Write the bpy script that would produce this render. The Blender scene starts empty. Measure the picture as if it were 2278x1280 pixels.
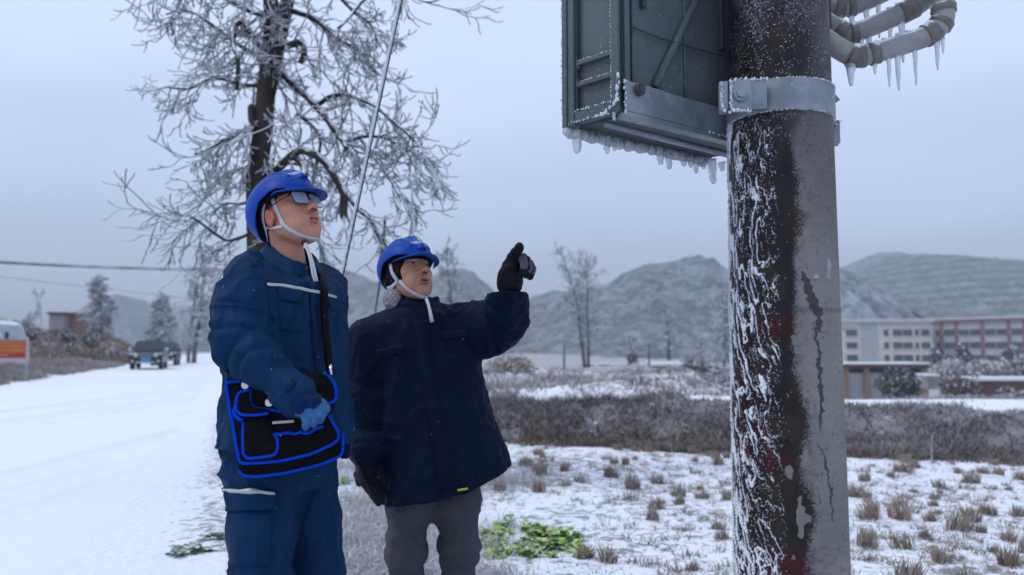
import bpy, math, random
import numpy as np
from mathutils import Vector, Matrix
from mathutils.bvhtree import BVHTree

C = bpy.context
S = C.scene
COL = S.collection
R = math.radians

# ------------------------------------------------------------------ camera
FPX, CX, CY, HOR = 1772.0, 1139.0, 640.0, 778.0      # focal length and horizon measured on the photograph
CAMZ = 1.2
PITCH = math.atan((HOR - CY) / FPX)
cam = bpy.data.cameras.new('camera')
cam_o = bpy.data.objects.new('camera', cam)
COL.objects.link(cam_o)
cam.sensor_width = 36.0
cam.sensor_fit = 'HORIZONTAL'
cam.lens = FPX / 2278.0 * 36.0
cam_o.location = (0, 0, CAMZ)
cam_o.rotation_euler = (R(90) + PITCH, 0, 0)
cam.clip_end = 6000
cam.clip_start = 0.05
cam.dof.use_dof = True
cam.dof.focus_distance = 2.6
cam.dof.aperture_fstop = 2.4
S.camera = cam_o

# ------------------------------------------------------------------ world, sun, exposure
SUN_EL, SUN_AZ = R(55), R(-100)        # high, from behind the camera's left shoulder, veiled by cloud
world = bpy.data.worlds.new('World')
S.world = world
world.use_nodes = True
nt = world.node_tree
nt.nodes.clear()
W = nt.nodes.new
out = W('ShaderNodeOutputWorld')
sky = W('ShaderNodeTexSky')
sky.sky_type = 'NISHITA'
sky.sun_disc = False
sky.sun_elevation = SUN_EL
sky.sun_rotation = SUN_AZ
bg1 = W('ShaderNodeBackground'); bg1.inputs[1].default_value = 0.05
nt.links.new(sky.outputs[0], bg1.inputs[0])
tc = W('ShaderNodeTexCoord')
sep = W('ShaderNodeSeparateXYZ')
nt.links.new(tc.outputs['Generated'], sep.inputs[0])
mp = W('ShaderNodeMapping'); mp.inputs['Scale'].default_value = (1.4, 1.4, 4.0)
nt.links.new(tc.outputs['Generated'], mp.inputs[0])
nz = W('ShaderNodeTexNoise'); nz.inputs['Scale'].default_value = 1.3; nz.inputs['Detail'].default_value = 3; nz.inputs['Roughness'].default_value = 0.45
nt.links.new(mp.outputs[0], nz.inputs['Vector'])
mad = W('ShaderNodeMath'); mad.operation = 'MULTIPLY_ADD'; mad.inputs[1].default_value = 0.30; mad.inputs[2].default_value = -0.15
nt.links.new(nz.outputs['Fac'], mad.inputs[0])
add = W('ShaderNodeMath'); add.operation = 'ADD'
nt.links.new(sep.outputs['Z'], add.inputs[0]); nt.links.new(mad.outputs[0], add.inputs[1])
rp = W('ShaderNodeValToRGB')
rp.color_ramp.interpolation = 'EASE'
els = rp.color_ramp.elements
els[0].position = 0.0; els[0].color = (0.45, 0.515, 0.705, 1)
els[1].position = 1.0; els[1].color = (0.74, 0.85, 1.08, 1)
for p_, c_ in ((0.12, (0.385, 0.44, 0.615, 1)), (0.21, (0.51, 0.585, 0.785, 1)), (0.36, (0.665, 0.755, 0.955, 1))):
    e = els.new(p_); e.color = c_
nt.links.new(add.outputs[0], rp.inputs[0])
bg2 = W('ShaderNodeBackground'); bg2.inputs[1].default_value = 1.0
nt.links.new(rp.outputs[0], bg2.inputs[0])
ads = W('ShaderNodeAddShader')
nt.links.new(bg1.outputs[0], ads.inputs[0]); nt.links.new(bg2.outputs[0], ads.inputs[1])
nt.links.new(ads.outputs[0], out.inputs[0])

sun = bpy.data.lights.new('sun', 'SUN')
sun.energy = 1.25
sun.angle = R(11)
sun.color = (1.0, 0.96, 0.9)
sun_o = bpy.data.objects.new('sun', sun)
COL.objects.link(sun_o)
sun_o.rotation_euler = (R(90) - SUN_EL, 0, R(-78))

S.view_settings.view_transform = 'Standard'
S.view_settings.look = 'None'
S.view_settings.gamma = 1.0
S.view_settings.exposure = 0.0
S.view_settings.use_curve_mapping = False
S.render.engine = 'CYCLES'
S.cycles.use_denoising = True
S.cycles.max_bounces = 6
S.cycles.transparent_max_bounces = 16
S.cycles.caustics_reflective = False
S.cycles.caustics_refractive = False

# ------------------------------------------------------------------ measuring helpers
CP, SP = math.cos(PITCH), math.sin(PITCH)
def P(px, py, Y):
    """world point seen at photo pixel (px, py) at world depth Y"""
    u, v = (px - CX) / FPX, -(py - CY) / FPX
    s = Y / (CP - SP * v)
    return Vector((u * s, Y, CAMZ + (SP + CP * v) * s))
def RAY(px, py):
    u, v = (px - CX) / FPX, -(py - CY) / FPX
    return Vector((u, CP - SP * v, SP + CP * v)).normalized()
def proj(p):
    x, y, z = p[..., 0], p[..., 1], p[..., 2] - CAMZ
    d = CP * y + SP * z
    return CX + FPX * x / d, CY - FPX * (-SP * y + CP * z) / d

# ------------------------------------------------------------------ numpy noise
_rs = np.random.RandomState(11)
_TAB = _rs.rand(8192).astype(np.float32)
def _h(i, j, k):
    return _TAB[((i * 73856093) ^ (j * 19349663) ^ (k * 83492791)) & 8191]
def vn(p):
    """value noise 0..1 on (N,3)"""
    f = np.floor(p); i = f.astype(np.int64); t = (p - f).astype(np.float32); t = t * t * (3 - 2 * t)
    i0, j0, k0 = i[:, 0], i[:, 1], i[:, 2]; x, y, z = t[:, 0], t[:, 1], t[:, 2]
    def L(a, b, w): return a + (b - a) * w
    return L(L(L(_h(i0, j0, k0), _h(i0 + 1, j0, k0), x), L(_h(i0, j0 + 1, k0), _h(i0 + 1, j0 + 1, k0), x), y),
             L(L(_h(i0, j0, k0 + 1), _h(i0 + 1, j0, k0 + 1), x), L(_h(i0, j0 + 1, k0 + 1), _h(i0 + 1, j0 + 1, k0 + 1), x), y), z)
def fbm(p, o=3, g=0.5):
    s, a, n = 0, 1, 0
    for q in range(o):
        s = s + a * vn(p * (2 ** q) + 17.3 * q); n += a; a *= g
    return s / n
def sstep(a, b, x):
    t = np.clip((x - a) / (b - a), 0, 1); return t * t * (3 - 2 * t)

# ------------------------------------------------------------------ materials
def _mat(name):
    m = bpy.data.materials.new(name); m.use_nodes = True
    return m, m.node_tree, m.node_tree.nodes['Principled BSDF']
def mat(name, col, rough=0.7, metal=0.0, col2=None, nscale=8.0, nlo=0.4, nhi=0.6, detail=5.0, bump=0.0, bscale=60.0, bdist=0.01,
        attr=False, attr_rough=False, spec=0.5, sheen=0.0, trans=0.0, ior=1.45, coat=0.0, snow=0.0, snowcol=(.72, .75, .80), speck=None, stretch=(1, 1, 1), sss=0.0):
    m, t, b = _mat(name); N = t.nodes.new; K = t.links.new
    b.inputs['Base Color'].default_value = (*col, 1); b.inputs['Roughness'].default_value = rough
    b.inputs['Metallic'].default_value = metal; b.inputs['Specular IOR Level'].default_value = spec
    b.inputs['Sheen Weight'].default_value = sheen; b.inputs['Transmission Weight'].default_value = trans; b.inputs['IOR'].default_value = ior
    b.inputs['Coat Weight'].default_value = coat
    if sss:
        b.inputs['Subsurface Weight'].default_value = sss
        b.inputs['Subsurface Radius'].default_value = (0.012, 0.005, 0.003); b.inputs['Subsurface Scale'].default_value = 1.0
    tcn = N('ShaderNodeTexCoord'); mpn = N('ShaderNodeMapping'); mpn.inputs['Scale'].default_value = stretch
    K(tcn.outputs['Object'], mpn.inputs[0])
    src = None
    if attr:
        a = N('ShaderNodeAttribute'); a.attribute_name = 'Col'; src = a.outputs['Color']
        if attr_rough: K(a.outputs['Alpha'], b.inputs['Roughness'])
    if col2 is not None:
        n = N('ShaderNodeTexNoise'); n.inputs['Scale'].default_value = nscale; n.inputs['Detail'].default_value = detail; n.inputs['Roughness'].default_value = .62
        K(mpn.outputs[0], n.inputs['Vector'])
        r = N('ShaderNodeMapRange'); r.inputs[1].default_value = nlo; r.inputs[2].default_value = nhi
        K(n.outputs['Fac'], r.inputs[0])
        x = N('ShaderNodeMix'); x.data_type = 'RGBA'
        if attr: 
            x.blend_type = 'MULTIPLY'; K(src, x.inputs[6])
        else: x.inputs[6].default_value = (*col, 1)
        x.inputs[7].default_value = (*col2, 1); K(r.outputs[0], x.inputs[0]); src = x.outputs[2]
    def over(fac_out, color):
        nonlocal src
        x = N('ShaderNodeMix'); x.data_type = 'RGBA'
        if src is None: x.inputs[6].default_value = (*col, 1)
        else: K(src, x.inputs[6])
        x.inputs[7].default_value = (*color, 1); K(fac_out, x.inputs[0]); src = x.outputs[2]
    if speck:      # (scale, low, high, colour): grains of rime
        n = N('ShaderNodeTexNoise'); n.inputs['Scale'].default_value = speck[0]; n.inputs['Detail'].default_value = 3
        K(mpn.outputs[0], n.inputs['Vector'])
        r = N('ShaderNodeMapRange'); r.inputs[1].default_value = speck[1]; r.inputs[2].default_value = speck[2]
        K(n.outputs['Fac'], r.inputs[0]); over(r.outputs[0], speck[3])
    if snow > 0:   # rime lies on what faces up
        g = N('ShaderNodeNewGeometry'); s = N('ShaderNodeSeparateXYZ'); K(g.outputs['Normal'], s.inputs[0])
        n = N('ShaderNodeTexNoise'); n.inputs['Scale'].default_value = nscale * 1.7; n.inputs['Detail'].default_value = 4
        K(mpn.outputs[0], n.inputs['Vector'])
        ad = N('ShaderNodeMath'); ad.operation = 'MULTIPLY_ADD'; ad.inputs[1].default_value = 1.6; K(n.outputs['Fac'], ad.inputs[0]); K(s.outputs['Z'], ad.inputs[2])
        r = N('ShaderNodeMapRange'); r.inputs[1].default_value = 1.5 - snow * 1.5; r.inputs[2].default_value = 1.8 - snow * 1.5
        K(ad.outputs[0], r.inputs[0]); over(r.outputs[0], snowcol)
    if src is not None: K(src, b.inputs['Base Color'])
    if bump > 0:
        n = N('ShaderNodeTexNoise'); n.inputs['Scale'].default_value = bscale; n.inputs['Detail'].default_value = 4
        K(mpn.outputs[0], n.inputs['Vector'])
        bp = N('ShaderNodeBump'); bp.inputs['Strength'].default_value = bump; bp.inputs['Distance'].default_value = bdist
        K(n.outputs['Fac'], bp.inputs['Height']); K(bp.outputs[0], b.inputs['Normal'])
    return m

# ------------------------------------------------------------------ object helpers
def tag(o, label=None, cat=None, group=None, kind=None):
    if label: o['label'] = label
    if cat: o['category'] = cat
    if group: o['group'] = group
    if kind: o['kind'] = kind
    return o
def thing(name, label, cat, loc=(0, 0, 0), group=None):
    o = bpy.data.objects.new(name, None); COL.objects.link(o); o.location = loc; o.empty_display_size = 0.1
    return tag(o, label, cat, group)
def origin_of(parent):
    v = Vector((0, 0, 0))
    while parent is not None:
        v += parent.location; parent = parent.parent
    return v
def link(name, me, m=None, parent=None, smooth=None):
    o = bpy.data.objects.new(name, me); COL.objects.link(o)
    if m is not None:
        for mm in (m if isinstance(m, (list, tuple)) else [m]): me.materials.append(mm)
    if parent is not None:
        o.parent = parent; o.location = -origin_of(parent)      # geometry is written in world coordinates
    if smooth is not None:
        me.polygons.foreach_set('use_smooth', [smooth] * len(me.polygons))
    return o
def npmesh(name, V, F, m=None, parent=None, smooth=True, col=None):
    """V (n,3), F (k,3|4) arrays"""
    V = np.asarray(V, np.float32); F = np.asarray(F, np.int32)
    me = bpy.data.meshes.new(name)
    me.vertices.add(len(V)); me.vertices.foreach_set('co', V.ravel())
    k = F.shape[1]
    me.loops.add(F.size); me.loops.foreach_set('vertex_index', F.ravel())
    me.polygons.add(len(F)); me.polygons.foreach_set('loop_start', np.arange(0, F.size, k, dtype=np.int32))
    me.polygons.foreach_set('use_smooth', np.full(len(F), smooth))
    me.update(calc_edges=True)
    if col is not None:
        a = me.attributes.new('Col', 'FLOAT_COLOR', 'POINT')
        c = np.ones((len(V), 4), np.float32); c[:, :col.shape[1]] = col
        a.data.foreach_set('color', c.ravel())
    return link(name, me, m, parent)
def copy_tree(o, parent=None):
    c = o.copy(); COL.objects.link(c)
    if parent is not None: c.parent = parent
    for ch in list(o.children): copy_tree(ch, c)
    return c

class MB:
    """collects shapes that become ONE mesh"""
    def __init__(s): s.v = []; s.f = []
    def add(s, vs, fs):
        n = len(s.v); s.v += [tuple(v) for v in vs]; s.f += [tuple(i + n for i in f) for f in fs]
    def box(s, c, d, M=None):
        x, y, z = d[0] / 2, d[1] / 2, d[2] / 2
        vs = [Vector((a * x, b * y, e * z)) for a in (-1, 1) for b in (-1, 1) for e in (-1, 1)]
        if M is not None: vs = [M @ v for v in vs]
        s.add([v + Vector(c) for v in vs], [(0, 1, 3, 2), (4, 6, 7, 5), (0, 4, 5, 1), (2, 3, 7, 6), (0, 2, 6, 4), (1, 5, 7, 3)])
    def hexa(s, p):       # 8 corners: bottom ring of 4, top ring of 4
        s.add(p, [(3, 2, 1, 0), (4, 5, 6, 7), (0, 1, 5, 4), (1, 2, 6, 5), (2, 3, 7, 6), (3, 0, 4, 7)])
    def beam(s, a, b, w, h, up=(0, 0, 1)):
        a, b, up = Vector(a), Vector(b), Vector(up); d = (b - a).normalized(); n = d.cross(up).normalized(); u = n.cross(d)
        r = []
        for p in (a, b): r += [p - n * w / 2 - u * h / 2, p + n * w / 2 - u * h / 2, p + n * w / 2 + u * h / 2, p - n * w / 2 + u * h / 2]
        s.hexa(r)
    def tube(s, pts, rad, n=6, cap=True, flat=1.0, up=None):
        pts = [Vector(p) for p in pts]; m = len(pts)
        if not hasattr(rad, '__len__'): rad = [rad] * m
        vs = []; ref = Vector(up) if up is not None else None
        for i in range(m):
            t = (pts[min(i + 1, m - 1)] - pts[max(i - 1, 0)])
            t = t.normalized() if t.length > 1e-9 else Vector((0, 0, 1))
            if ref is None:
                ref = Vector((0, 0, 1)) if abs(t.z) < .9 else Vector((1, 0, 0))
            a = ref - t * ref.dot(t)
            a = a.normalized() if a.length > 1e-6 else t.orthogonal().normalized()
            b = t.cross(a)
            if up is None: ref = a
            for k in range(n):
                th = 2 * math.pi * k / n
                vs.append(pts[i] + a * (math.cos(th) * rad[i] * flat) + b * (math.sin(th) * rad[i]))
        fs = []
        for i in range(m - 1):
            for k in range(n):
                q = (k + 1) % n
                fs.append((i * n + k, i * n + q, (i + 1) * n + q, (i + 1) * n + k))
        if cap:
            fs.append(tuple(range(n - 1, -1, -1))); fs.append(tuple((m - 1) * n + k for k in range(n)))
        s.add(vs, fs)
    def prism(s, poly, d):   # polygon of 3-D points, pushed by vector d
        n = len(poly); d = Vector(d)
        s.add([Vector(p) for p in poly] + [Vector(p) + d for p in poly],
              [tuple(range(n - 1, -1, -1)), tuple(range(n, 2 * n))] + [(i, (i + 1) % n, n + (i + 1) % n, n + i) for i in range(n)])
    def ball(s, c, r, n=8, m=6, jit=0, rnd=None):
        c = Vector(c); r = (r, r, r) if not hasattr(r, '__len__') else r
        vs = []
        for i in range(m + 1):
            ph = math.pi * i / m
            for k in range(n):
                th = 2 * math.pi * k / n; q = 1 + (rnd.uniform(-jit, jit) if rnd else 0)
                vs.append(c + Vector((r[0] * q * math.sin(ph) * math.cos(th), r[1] * q * math.sin(ph) * math.sin(th), r[2] * q * math.cos(ph))))
        s.add(vs, [(i * n + k, (i + 1) * n + k, (i + 1) * n + (k + 1) % n, i * n + (k + 1) % n) for i in range(m) for k in range(n)])
    def build(s, name, m=None, parent=None, smooth=False, bevel=0.0):
        me = bpy.data.meshes.new(name); me.from_pydata(s.v, [], s.f); me.validate(); me.update()
        o = link(name, me, m, parent, smooth)
        if bevel > 0:
            b = o.modifiers.new('bevel', 'BEVEL'); b.width = bevel; b.segments = 2; b.limit_method = 'ANGLE'; b.angle_limit = R(40)
        return o

# ------------------------------------------------------------------ signed-distance modelling + surface nets
f32 = np.float32
def ell(p, c, r, M=None):
    q = p - np.asarray(c, f32)
    if M is not None: q = q @ np.asarray(M, f32)
    r = np.asarray(r, f32)
    k0 = np.sqrt(((q / r) ** 2).sum(1)); k1 = np.sqrt(((q / (r * r)) ** 2).sum(1)) + 1e-9
    return k0 * (k0 - 1) / k1
def cap(p, a, b, ra, rb):
    a = np.asarray(a, f32); b = np.asarray(b, f32); d = b - a
    q = p - a; t = np.clip(q @ d / max(float(d @ d), 1e-12), 0, 1)
    return np.sqrt(((q - t[:, None] * d) ** 2).sum(1)) - (ra + t * (rb - ra))
def chain(p, pts, rad, k=0.02):
    d = None
    for i in range(len(pts) - 1):
        e = cap(p, pts[i], pts[i + 1], rad[i], rad[i + 1]); d = e if d is None else smin(d, e, k)
    return d
def smin(a, b, k):
    h = np.clip(k - np.abs(a - b), 0, None) / k
    return np.minimum(a, b) - h * h * k * 0.25
def smax(a, b, k): return -smin(-a, -b, k)
def loft(p, z, cx, cy, rx, ry, Fd, n=2.3):
    """stack of super-ellipses: rx sideways, ry along the facing direction Fd"""
    zz = p[:, 2]; o = np.argsort(z); z = np.asarray(z)[o]
    I = lambda a: np.interp(zz, z, np.asarray(a)[o]).astype(f32)
    qx, qy = p[:, 0] - I(cx), p[:, 1] - I(cy)
    fa, fb = Fd[0], Fd[1]
    b = qx * fa + qy * fb; a = qx * fb - qy * fa
    A, B = I(rx), I(ry)
    k = ((np.abs(a) / A) ** n + (np.abs(b) / B) ** n) ** (1 / n)
    d = (k - 1) * np.minimum(A, B)
    return np.maximum(d, np.maximum(zz - z[-1], z[0] - zz))
def surfnet(f, lo, hi, h):
    lo = np.asarray(lo, f32); hi = np.asarray(hi, f32); n = np.ceil((hi - lo) / h).astype(int) + 1
    ax = [lo[i] + h * np.arange(n[i], dtype=f32) for i in range(3)]
    D = np.empty(n, f32); st = max(1, int(400000 / (n[1] * n[2])))
    for i in range(0, n[0], st):
        g = np.meshgrid(ax[0][i:i + st], ax[1], ax[2], indexing='ij')
        D[i:i + st] = f(np.stack([q.ravel() for q in g], 1)).reshape(g[0].shape)
    D[0] = D[-1] = 1; D[:, 0] = D[:, -1] = 1; D[:, :, 0] = D[:, :, -1] = 1
    Sg = D < 0
    cnt = np.zeros(n - 1, np.int8)
    offs = [(a, b, c) for a in (0, 1) for b in (0, 1) for c in (0, 1)]
    sl = lambda A, o: A[o[0]:A.shape[0] - 1 + o[0], o[1]:A.shape[1] - 1 + o[1], o[2]:A.shape[2] - 1 + o[2]]
    for o in offs: cnt += sl(Sg, o)
    act = (cnt > 0) & (cnt < 8)
    ci, cj, ck = np.nonzero(act)
    idx = np.full(act.shape, -1, np.int32); idx[act] = np.arange(len(ci))
    acc = np.zeros((len(ci), 3), f32); num = np.zeros(len(ci), f32)
    for a in offs:
        for d in range(3):
            if a[d]: continue
            b = list(a); b[d] = 1
            va = D[ci + a[0], cj + a[1], ck + a[2]]; vb = D[ci + b[0], cj + b[1], ck + b[2]]
            m = (va < 0) != (vb < 0)
            t = va[m] / (va[m] - vb[m])
            pt = np.tile(np.asarray(a, f32), (m.sum(), 1)); pt[:, d] = t
            acc[m] += pt; num[m] += 1
    V = lo + h * (np.stack([ci, cj, ck], 1) + acc / num[:, None])
    Q = []
    def quads(d):
        e, g = (d + 1) % 3, (d + 2) % 3
        A = np.moveaxis(Sg, (d, e, g), (0, 1, 2)); Ix = np.moveaxis(idx, (d, e, g), (0, 1, 2))
        s0 = A[:-1, 1:-1, 1:-1]; s1 = A[1:, 1:-1, 1:-1]
        i, j, k = np.nonzero(s0 != s1); ins = s0[i, j, k]
        q = np.stack([Ix[i, j, k], Ix[i, j + 1, k], Ix[i, j + 1, k + 1], Ix[i, j, k + 1]], 1)
        q[~ins] = q[~ins][:, ::-1]
        return q
    for d in range(3): Q.append(quads(d))
    return V, np.concatenate(Q)
def bvh(V, F): return BVHTree.FromPolygons([tuple(map(float, v)) for v in V], [tuple(map(int, q)) for q in F])
CAM = Vector((0, 0, CAMZ))
def on(tree, px, py, off=0.002, fallbackY=None):
    """point of a built surface seen from the photograph's position, lifted off it along its normal"""
    d = RAY(px, py); h = tree.ray_cast(CAM, d)
    if h[0] is None:
        h = tree.find_nearest(P(px, py, fallbackY or 2.8))
        return h[0] + h[1] * off
    nrm = h[1] if h[1].dot(d) < 0 else -h[1]
    return h[0] + nrm * off
def resample(pts, step):
    o = [pts[0]]
    for a, b in zip(pts[:-1], pts[1:]):
        L = math.hypot(b[0] - a[0], b[1] - a[1]); k = max(1, int(L / step))
        for i in range(1, k + 1): o.append((a[0] + (b[0] - a[0]) * i / k, a[1] + (b[1] - a[1]) * i / k))
    return o
def smooth_pts(P_, it=2):
    P_ = [Vector(p) for p in P_]
    for _ in range(it):
        P_ = [P_[0]] + [(P_[i - 1] + P_[i] * 2 + P_[i + 1]) / 4 for i in range(1, len(P_) - 1)] + [P_[-1]]
    return P_
def piping(name, tree, pts, r, m, parent, off=0.0, flat=1.0, step=8, fb=None):
    mb = MB(); q = smooth_pts([on(tree, x, y, off, fb) for x, y in resample(pts, step)])
    mb.tube(q, r, 8, flat=flat)
    return mb.build(name, m, parent, True)
def strip(name, tree, pts, w, m, parent, off=0.002, th=0.002, step=8, fb=None):
    """flat ribbon lying on a surface; pts pixel centre line, w width in photo pixels"""
    c = resample(pts, step); L, Rr = [], []
    for i, (x, y) in enumerate(c):
        a = c[max(i - 1, 0)]; b = c[min(i + 1, len(c) - 1)]
        dx, dy = b[0] - a[0], b[1] - a[1]; q = math.hypot(dx, dy) or 1
        nx, ny = -dy / q * w / 2, dx / q * w / 2
        L.append((x + nx, y + ny)); Rr.append((x - nx, y - ny))
    return patch_rows(name, tree, [L, Rr], m, parent, off, th, fb)
def patch_rows(name, tree, rows, m, parent, off, th, fb=None):
    nr, nc = len(rows), len(rows[0]); V = []
    for lay in (off, off - th):
        for r_ in rows:
            g = [on(tree, x, y, lay, fb) for x, y in r_]
            V += smooth_pts(g, 1) if nc > 3 else g
    F = []; K = nr * nc
    for i in range(nr - 1):
        for j in range(nc - 1):
            a, b, c, d = i * nc + j, i * nc + j + 1, (i + 1) * nc + j + 1, (i + 1) * nc + j
            F.append((a, b, c, d)); F.append((d + K, c + K, b + K, a + K))
    ring = [j for j in range(nc)] + [i * nc + nc - 1 for i in range(1, nr)] + [(nr - 1) * nc + j for j in range(nc - 2, -1, -1)] + [i * nc for i in range(nr - 2, 0, -1)]
    for a, b in zip(ring, ring[1:] + ring[:1]): F.append((b, a, a + K, b + K))
    mb = MB(); mb.add(V, F)
    o = mb.build(name, m, parent, True)
    return o
def patch(name, tree, quad, nu, nv, m, parent, off=0.004, th=0.006, fb=None):
    (x0, y0), (x1, y1), (x2, y2), (x3, y3) = quad     # TL TR BR BL
    rows = []
    for j in range(nv + 1):
        t = j / nv; rows.append([((x0 + (x1 - x0) * i / nu) * (1 - t) + (x3 + (x2 - x3) * i / nu) * t,
                                  (y0 + (y1 - y0) * i / nu) * (1 - t) + (y3 + (y2 - y3) * i / nu) * t) for i in range(nu + 1)])
    return patch_rows(name, tree, rows, m, parent, off, th, fb)
# ================================================================== GROUND, ROAD, HILLS
def road_s(x, y): return x + 0.36 + 0.35 * y          # 0 on the road's right edge, -7 on its left edge
def gz(x, y):
    x = np.asarray(x, np.float64); y = np.asarray(y, np.float64); s = road_s(x, y)
    p = np.stack([x.ravel(), y.ravel(), np.zeros(x.size)], 1)
    n1 = fbm(p * 0.9, 3).reshape(x.shape) - .5; n2 = fbm(p * 5.0, 3).reshape(x.shape) - .5; n3 = fbm(p * 0.12, 3).reshape(x.shape) - .5
    right = sstep(.25, 1.4, s)
    z = right * (-.05 + .05 * n2 + .06 * n1)
    yb = 10.9 - .33 * x + n1 * .5
    bank = sstep(0, .95, y - yb) * sstep(.6, 2.5, s)
    z = z + bank * (.47 + .50 * n1 + .12 * n2)
    z = z + sstep(15, 24, y) * right * (.35 * n1)
    a = x / np.maximum(y, 1.0)
    z = z - .45 * sstep(16, 45, y) * right - 1.5 * sstep(70, 160, y) * sstep(0, .2, a)
    wr = sstep(.20, .33, a) * (y > 6)
    z = z * (1 - wr) + wr * np.minimum(z, np.maximum(1.22 - .0640 * y + .05 * n1, -3.3))
    left = sstep(-7.2, -9.5, s)
    z = z + left * (.25 + .5 * n1 + .15 * n2) * sstep(14, 24, y)
    z = z + sstep(-7.2, -12, s) * (2.5 + 1.8 * n3 + .7 * n1) * np.exp(-((x + 46) / 14) ** 2 - ((y - 74) / 11) ** 2)
    return z
def g1(x, y): return float(gz(np.array([x]), np.array([y]))[0])
def axis_vals(a0, a1, d0, grow, amax):
    v = [a0]; d = d0
    while v[-1] < a1: v.append(v[-1] + d0)
    while v[-1] < amax: d *= grow; v.append(v[-1] + d)
    return v
ys = np.array(axis_vals(2.0, 13.0, .09, 1.045, 3200)); ys = np.concatenate([[-40, -20, -10, -5, -2, -.5, .5, 1.2], ys])
xp = axis_vals(0, 6.6, .09, 1.06, 2600); xn = [-v for v in axis_vals(0, 5.0, .12, 1.06, 2600)][1:]
xs = np.array(xn[::-1] + xp)
GX, GY = np.meshgrid(xs, ys, indexing='ij')
GZ = gz(GX, GY)
# cover of the ground: rgb = what shows through the snow, a = how much of it shows
s_ = road_s(GX, GY); shp = GX.shape
pp = np.stack([GX.ravel(), GY.ravel(), GX.ravel() * 0], 1)
nA = fbm(pp * .7, 4).reshape(shp); nB = fbm(pp * 2.6, 3).reshape(shp)
right = sstep(.3, 1.6, s_); left = sstep(-7.0, -8.2, s_)
cov = np.zeros(shp) + .03
cov = np.where(s_ > -.3, .03 + .50 * sstep(-.35, .3, s_) * sstep(.36, .54, nA), cov)
cov = cov * (1 - right) + right * (.37 + .40 * (nA - .5) + .40 * (nB - .5))
yb = 10.9 - .33 * GX
bk = sstep(-.2, .3, GY - yb) * right
ter = sstep(1.0, 2.2, GY - yb) * right
cov = cov * (1 - bk) + bk * (.88 + .5 * (nB - .5))
cov = cov * (1 - ter) + ter * (.26 + .30 * sstep(2.5, 5.5, GY - yb) + .7 * (nA - .5) + .4 * (nB - .5))
cov = cov * (1 - left) + left * (.74 + .7 * (nA - .5))
far_ = sstep(24, 40, GY) * right; cov = cov * (1 - far_) + far_ * (.86 + .3 * (nA - .5)); cov = np.clip(cov, 0, 1)
dc = np.zeros(shp + (4,), np.float32)
dirt = np.array([.155, .135, .125]); gr = np.array([.062, .050, .046]); fg = np.array([.26, .24, .24]); br = np.array([.17, .115, .080])
w1 = bk[..., None]; w2 = ter[..., None]; w3 = left[..., None]
c3 = dirt * (1 - w1) + gr * w1; c3 = c3 * (1 - w2) + fg * w2; c3 = c3 * (1 - w3) + br * w3
dc[..., :3] = c3; dc[..., 3] = cov
nx_, ny_ = shp
I = np.arange(nx_ * ny_).reshape(shp)
GF = np.stack([I[:-1, :-1].ravel(), I[1:, :-1].ravel(), I[1:, 1:].ravel(), I[:-1, 1:].ravel()], 1)

def snow_mat(name, road=False):
    m, t, b = _mat(name); N = t.nodes.new; K = t.links.new
    b.inputs['Roughness'].default_value = .65; b.inputs['Specular IOR Level'].default_value = .3
    tcn = N('ShaderNodeTexCoord'); mpn = N('ShaderNodeMapping'); K(tcn.outputs['Object'], mpn.inputs[0])
    n = N('ShaderNodeTexNoise'); n.inputs['Scale'].default_value = 13; n.inputs['Detail'].default_value = 8; n.inputs['Roughness'].default_value = .68
    K(mpn.outputs[0], n.inputs['Vector'])
    x = N('ShaderNodeMix'); x.data_type = 'RGBA'
    x.inputs[6].default_value = (.74, .775, .835, 1)
    if road:
        mpn.inputs['Rotation'].default_value = (0, 0, R(-19.3)); mpn.inputs['Scale'].default_value = (1.2, .05, 1)
        n.inputs['Scale'].default_value = 1.6; n.inputs['Roughness'].default_value = .55
        r = N('ShaderNodeMapRange'); r.inputs[1].default_value = .46; r.inputs[2].default_value = .76; r.inputs[4].default_value = .55
        K(n.outputs['Fac'], r.inputs[0]); K(r.outputs[0], x.inputs[0]); x.inputs[7].default_value = (.50, .545, .63, 1)
    else:
        a = N('ShaderNodeAttribute'); a.attribute_name = 'Col'
        thr = N('ShaderNodeMapRange'); thr.inputs[3].default_value = .74; thr.inputs[4].default_value = .26
        K(a.outputs['Alpha'], thr.inputs[0])
        sb = N('ShaderNodeMath'); sb.operation = 'SUBTRACT'; K(n.outputs['Fac'], sb.inputs[0]); K(thr.outputs[0], sb.inputs[1])
        r = N('ShaderNodeMapRange'); r.inputs[1].default_value = -.035; r.inputs[2].default_value = .05; r.inputs[4].default_value = .80
        K(sb.outputs[0], r.inputs[0]); K(r.outputs[0], x.inputs[0]); K(a.outputs['Color'], x.inputs[7])
    K(x.outputs[2], b.inputs['Base Color'])
    n2 = N('ShaderNodeTexNoise'); n2.inputs['Scale'].default_value = 14; n2.inputs['Detail'].default_value = 6; K(tcn.outputs['Object'], n2.inputs['Vector'])
    bp = N('ShaderNodeBump'); bp.inputs['Strength'].default_value = .25 if road else .7; bp.inputs['Distance'].default_value = .02 if road else .04
    K(n2.outputs['Fac'], bp.inputs['Height']); K(bp.outputs[0], b.inputs['Normal'])
    return m
M_SNOW = snow_mat('snowy_soil'); M_ROADSNOW = snow_mat('road_snow', True)
ground = npmesh('ground', np.stack([GX, GY, GZ], -1).reshape(-1, 3), GF, M_SNOW, None, True, dc.reshape(-1, 4))
tag(ground, kind='structure')
ry = np.concatenate([np.arange(-12, 30, .5), np.arange(30, 118, 2.0)])
rv, rf = [], []
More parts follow.
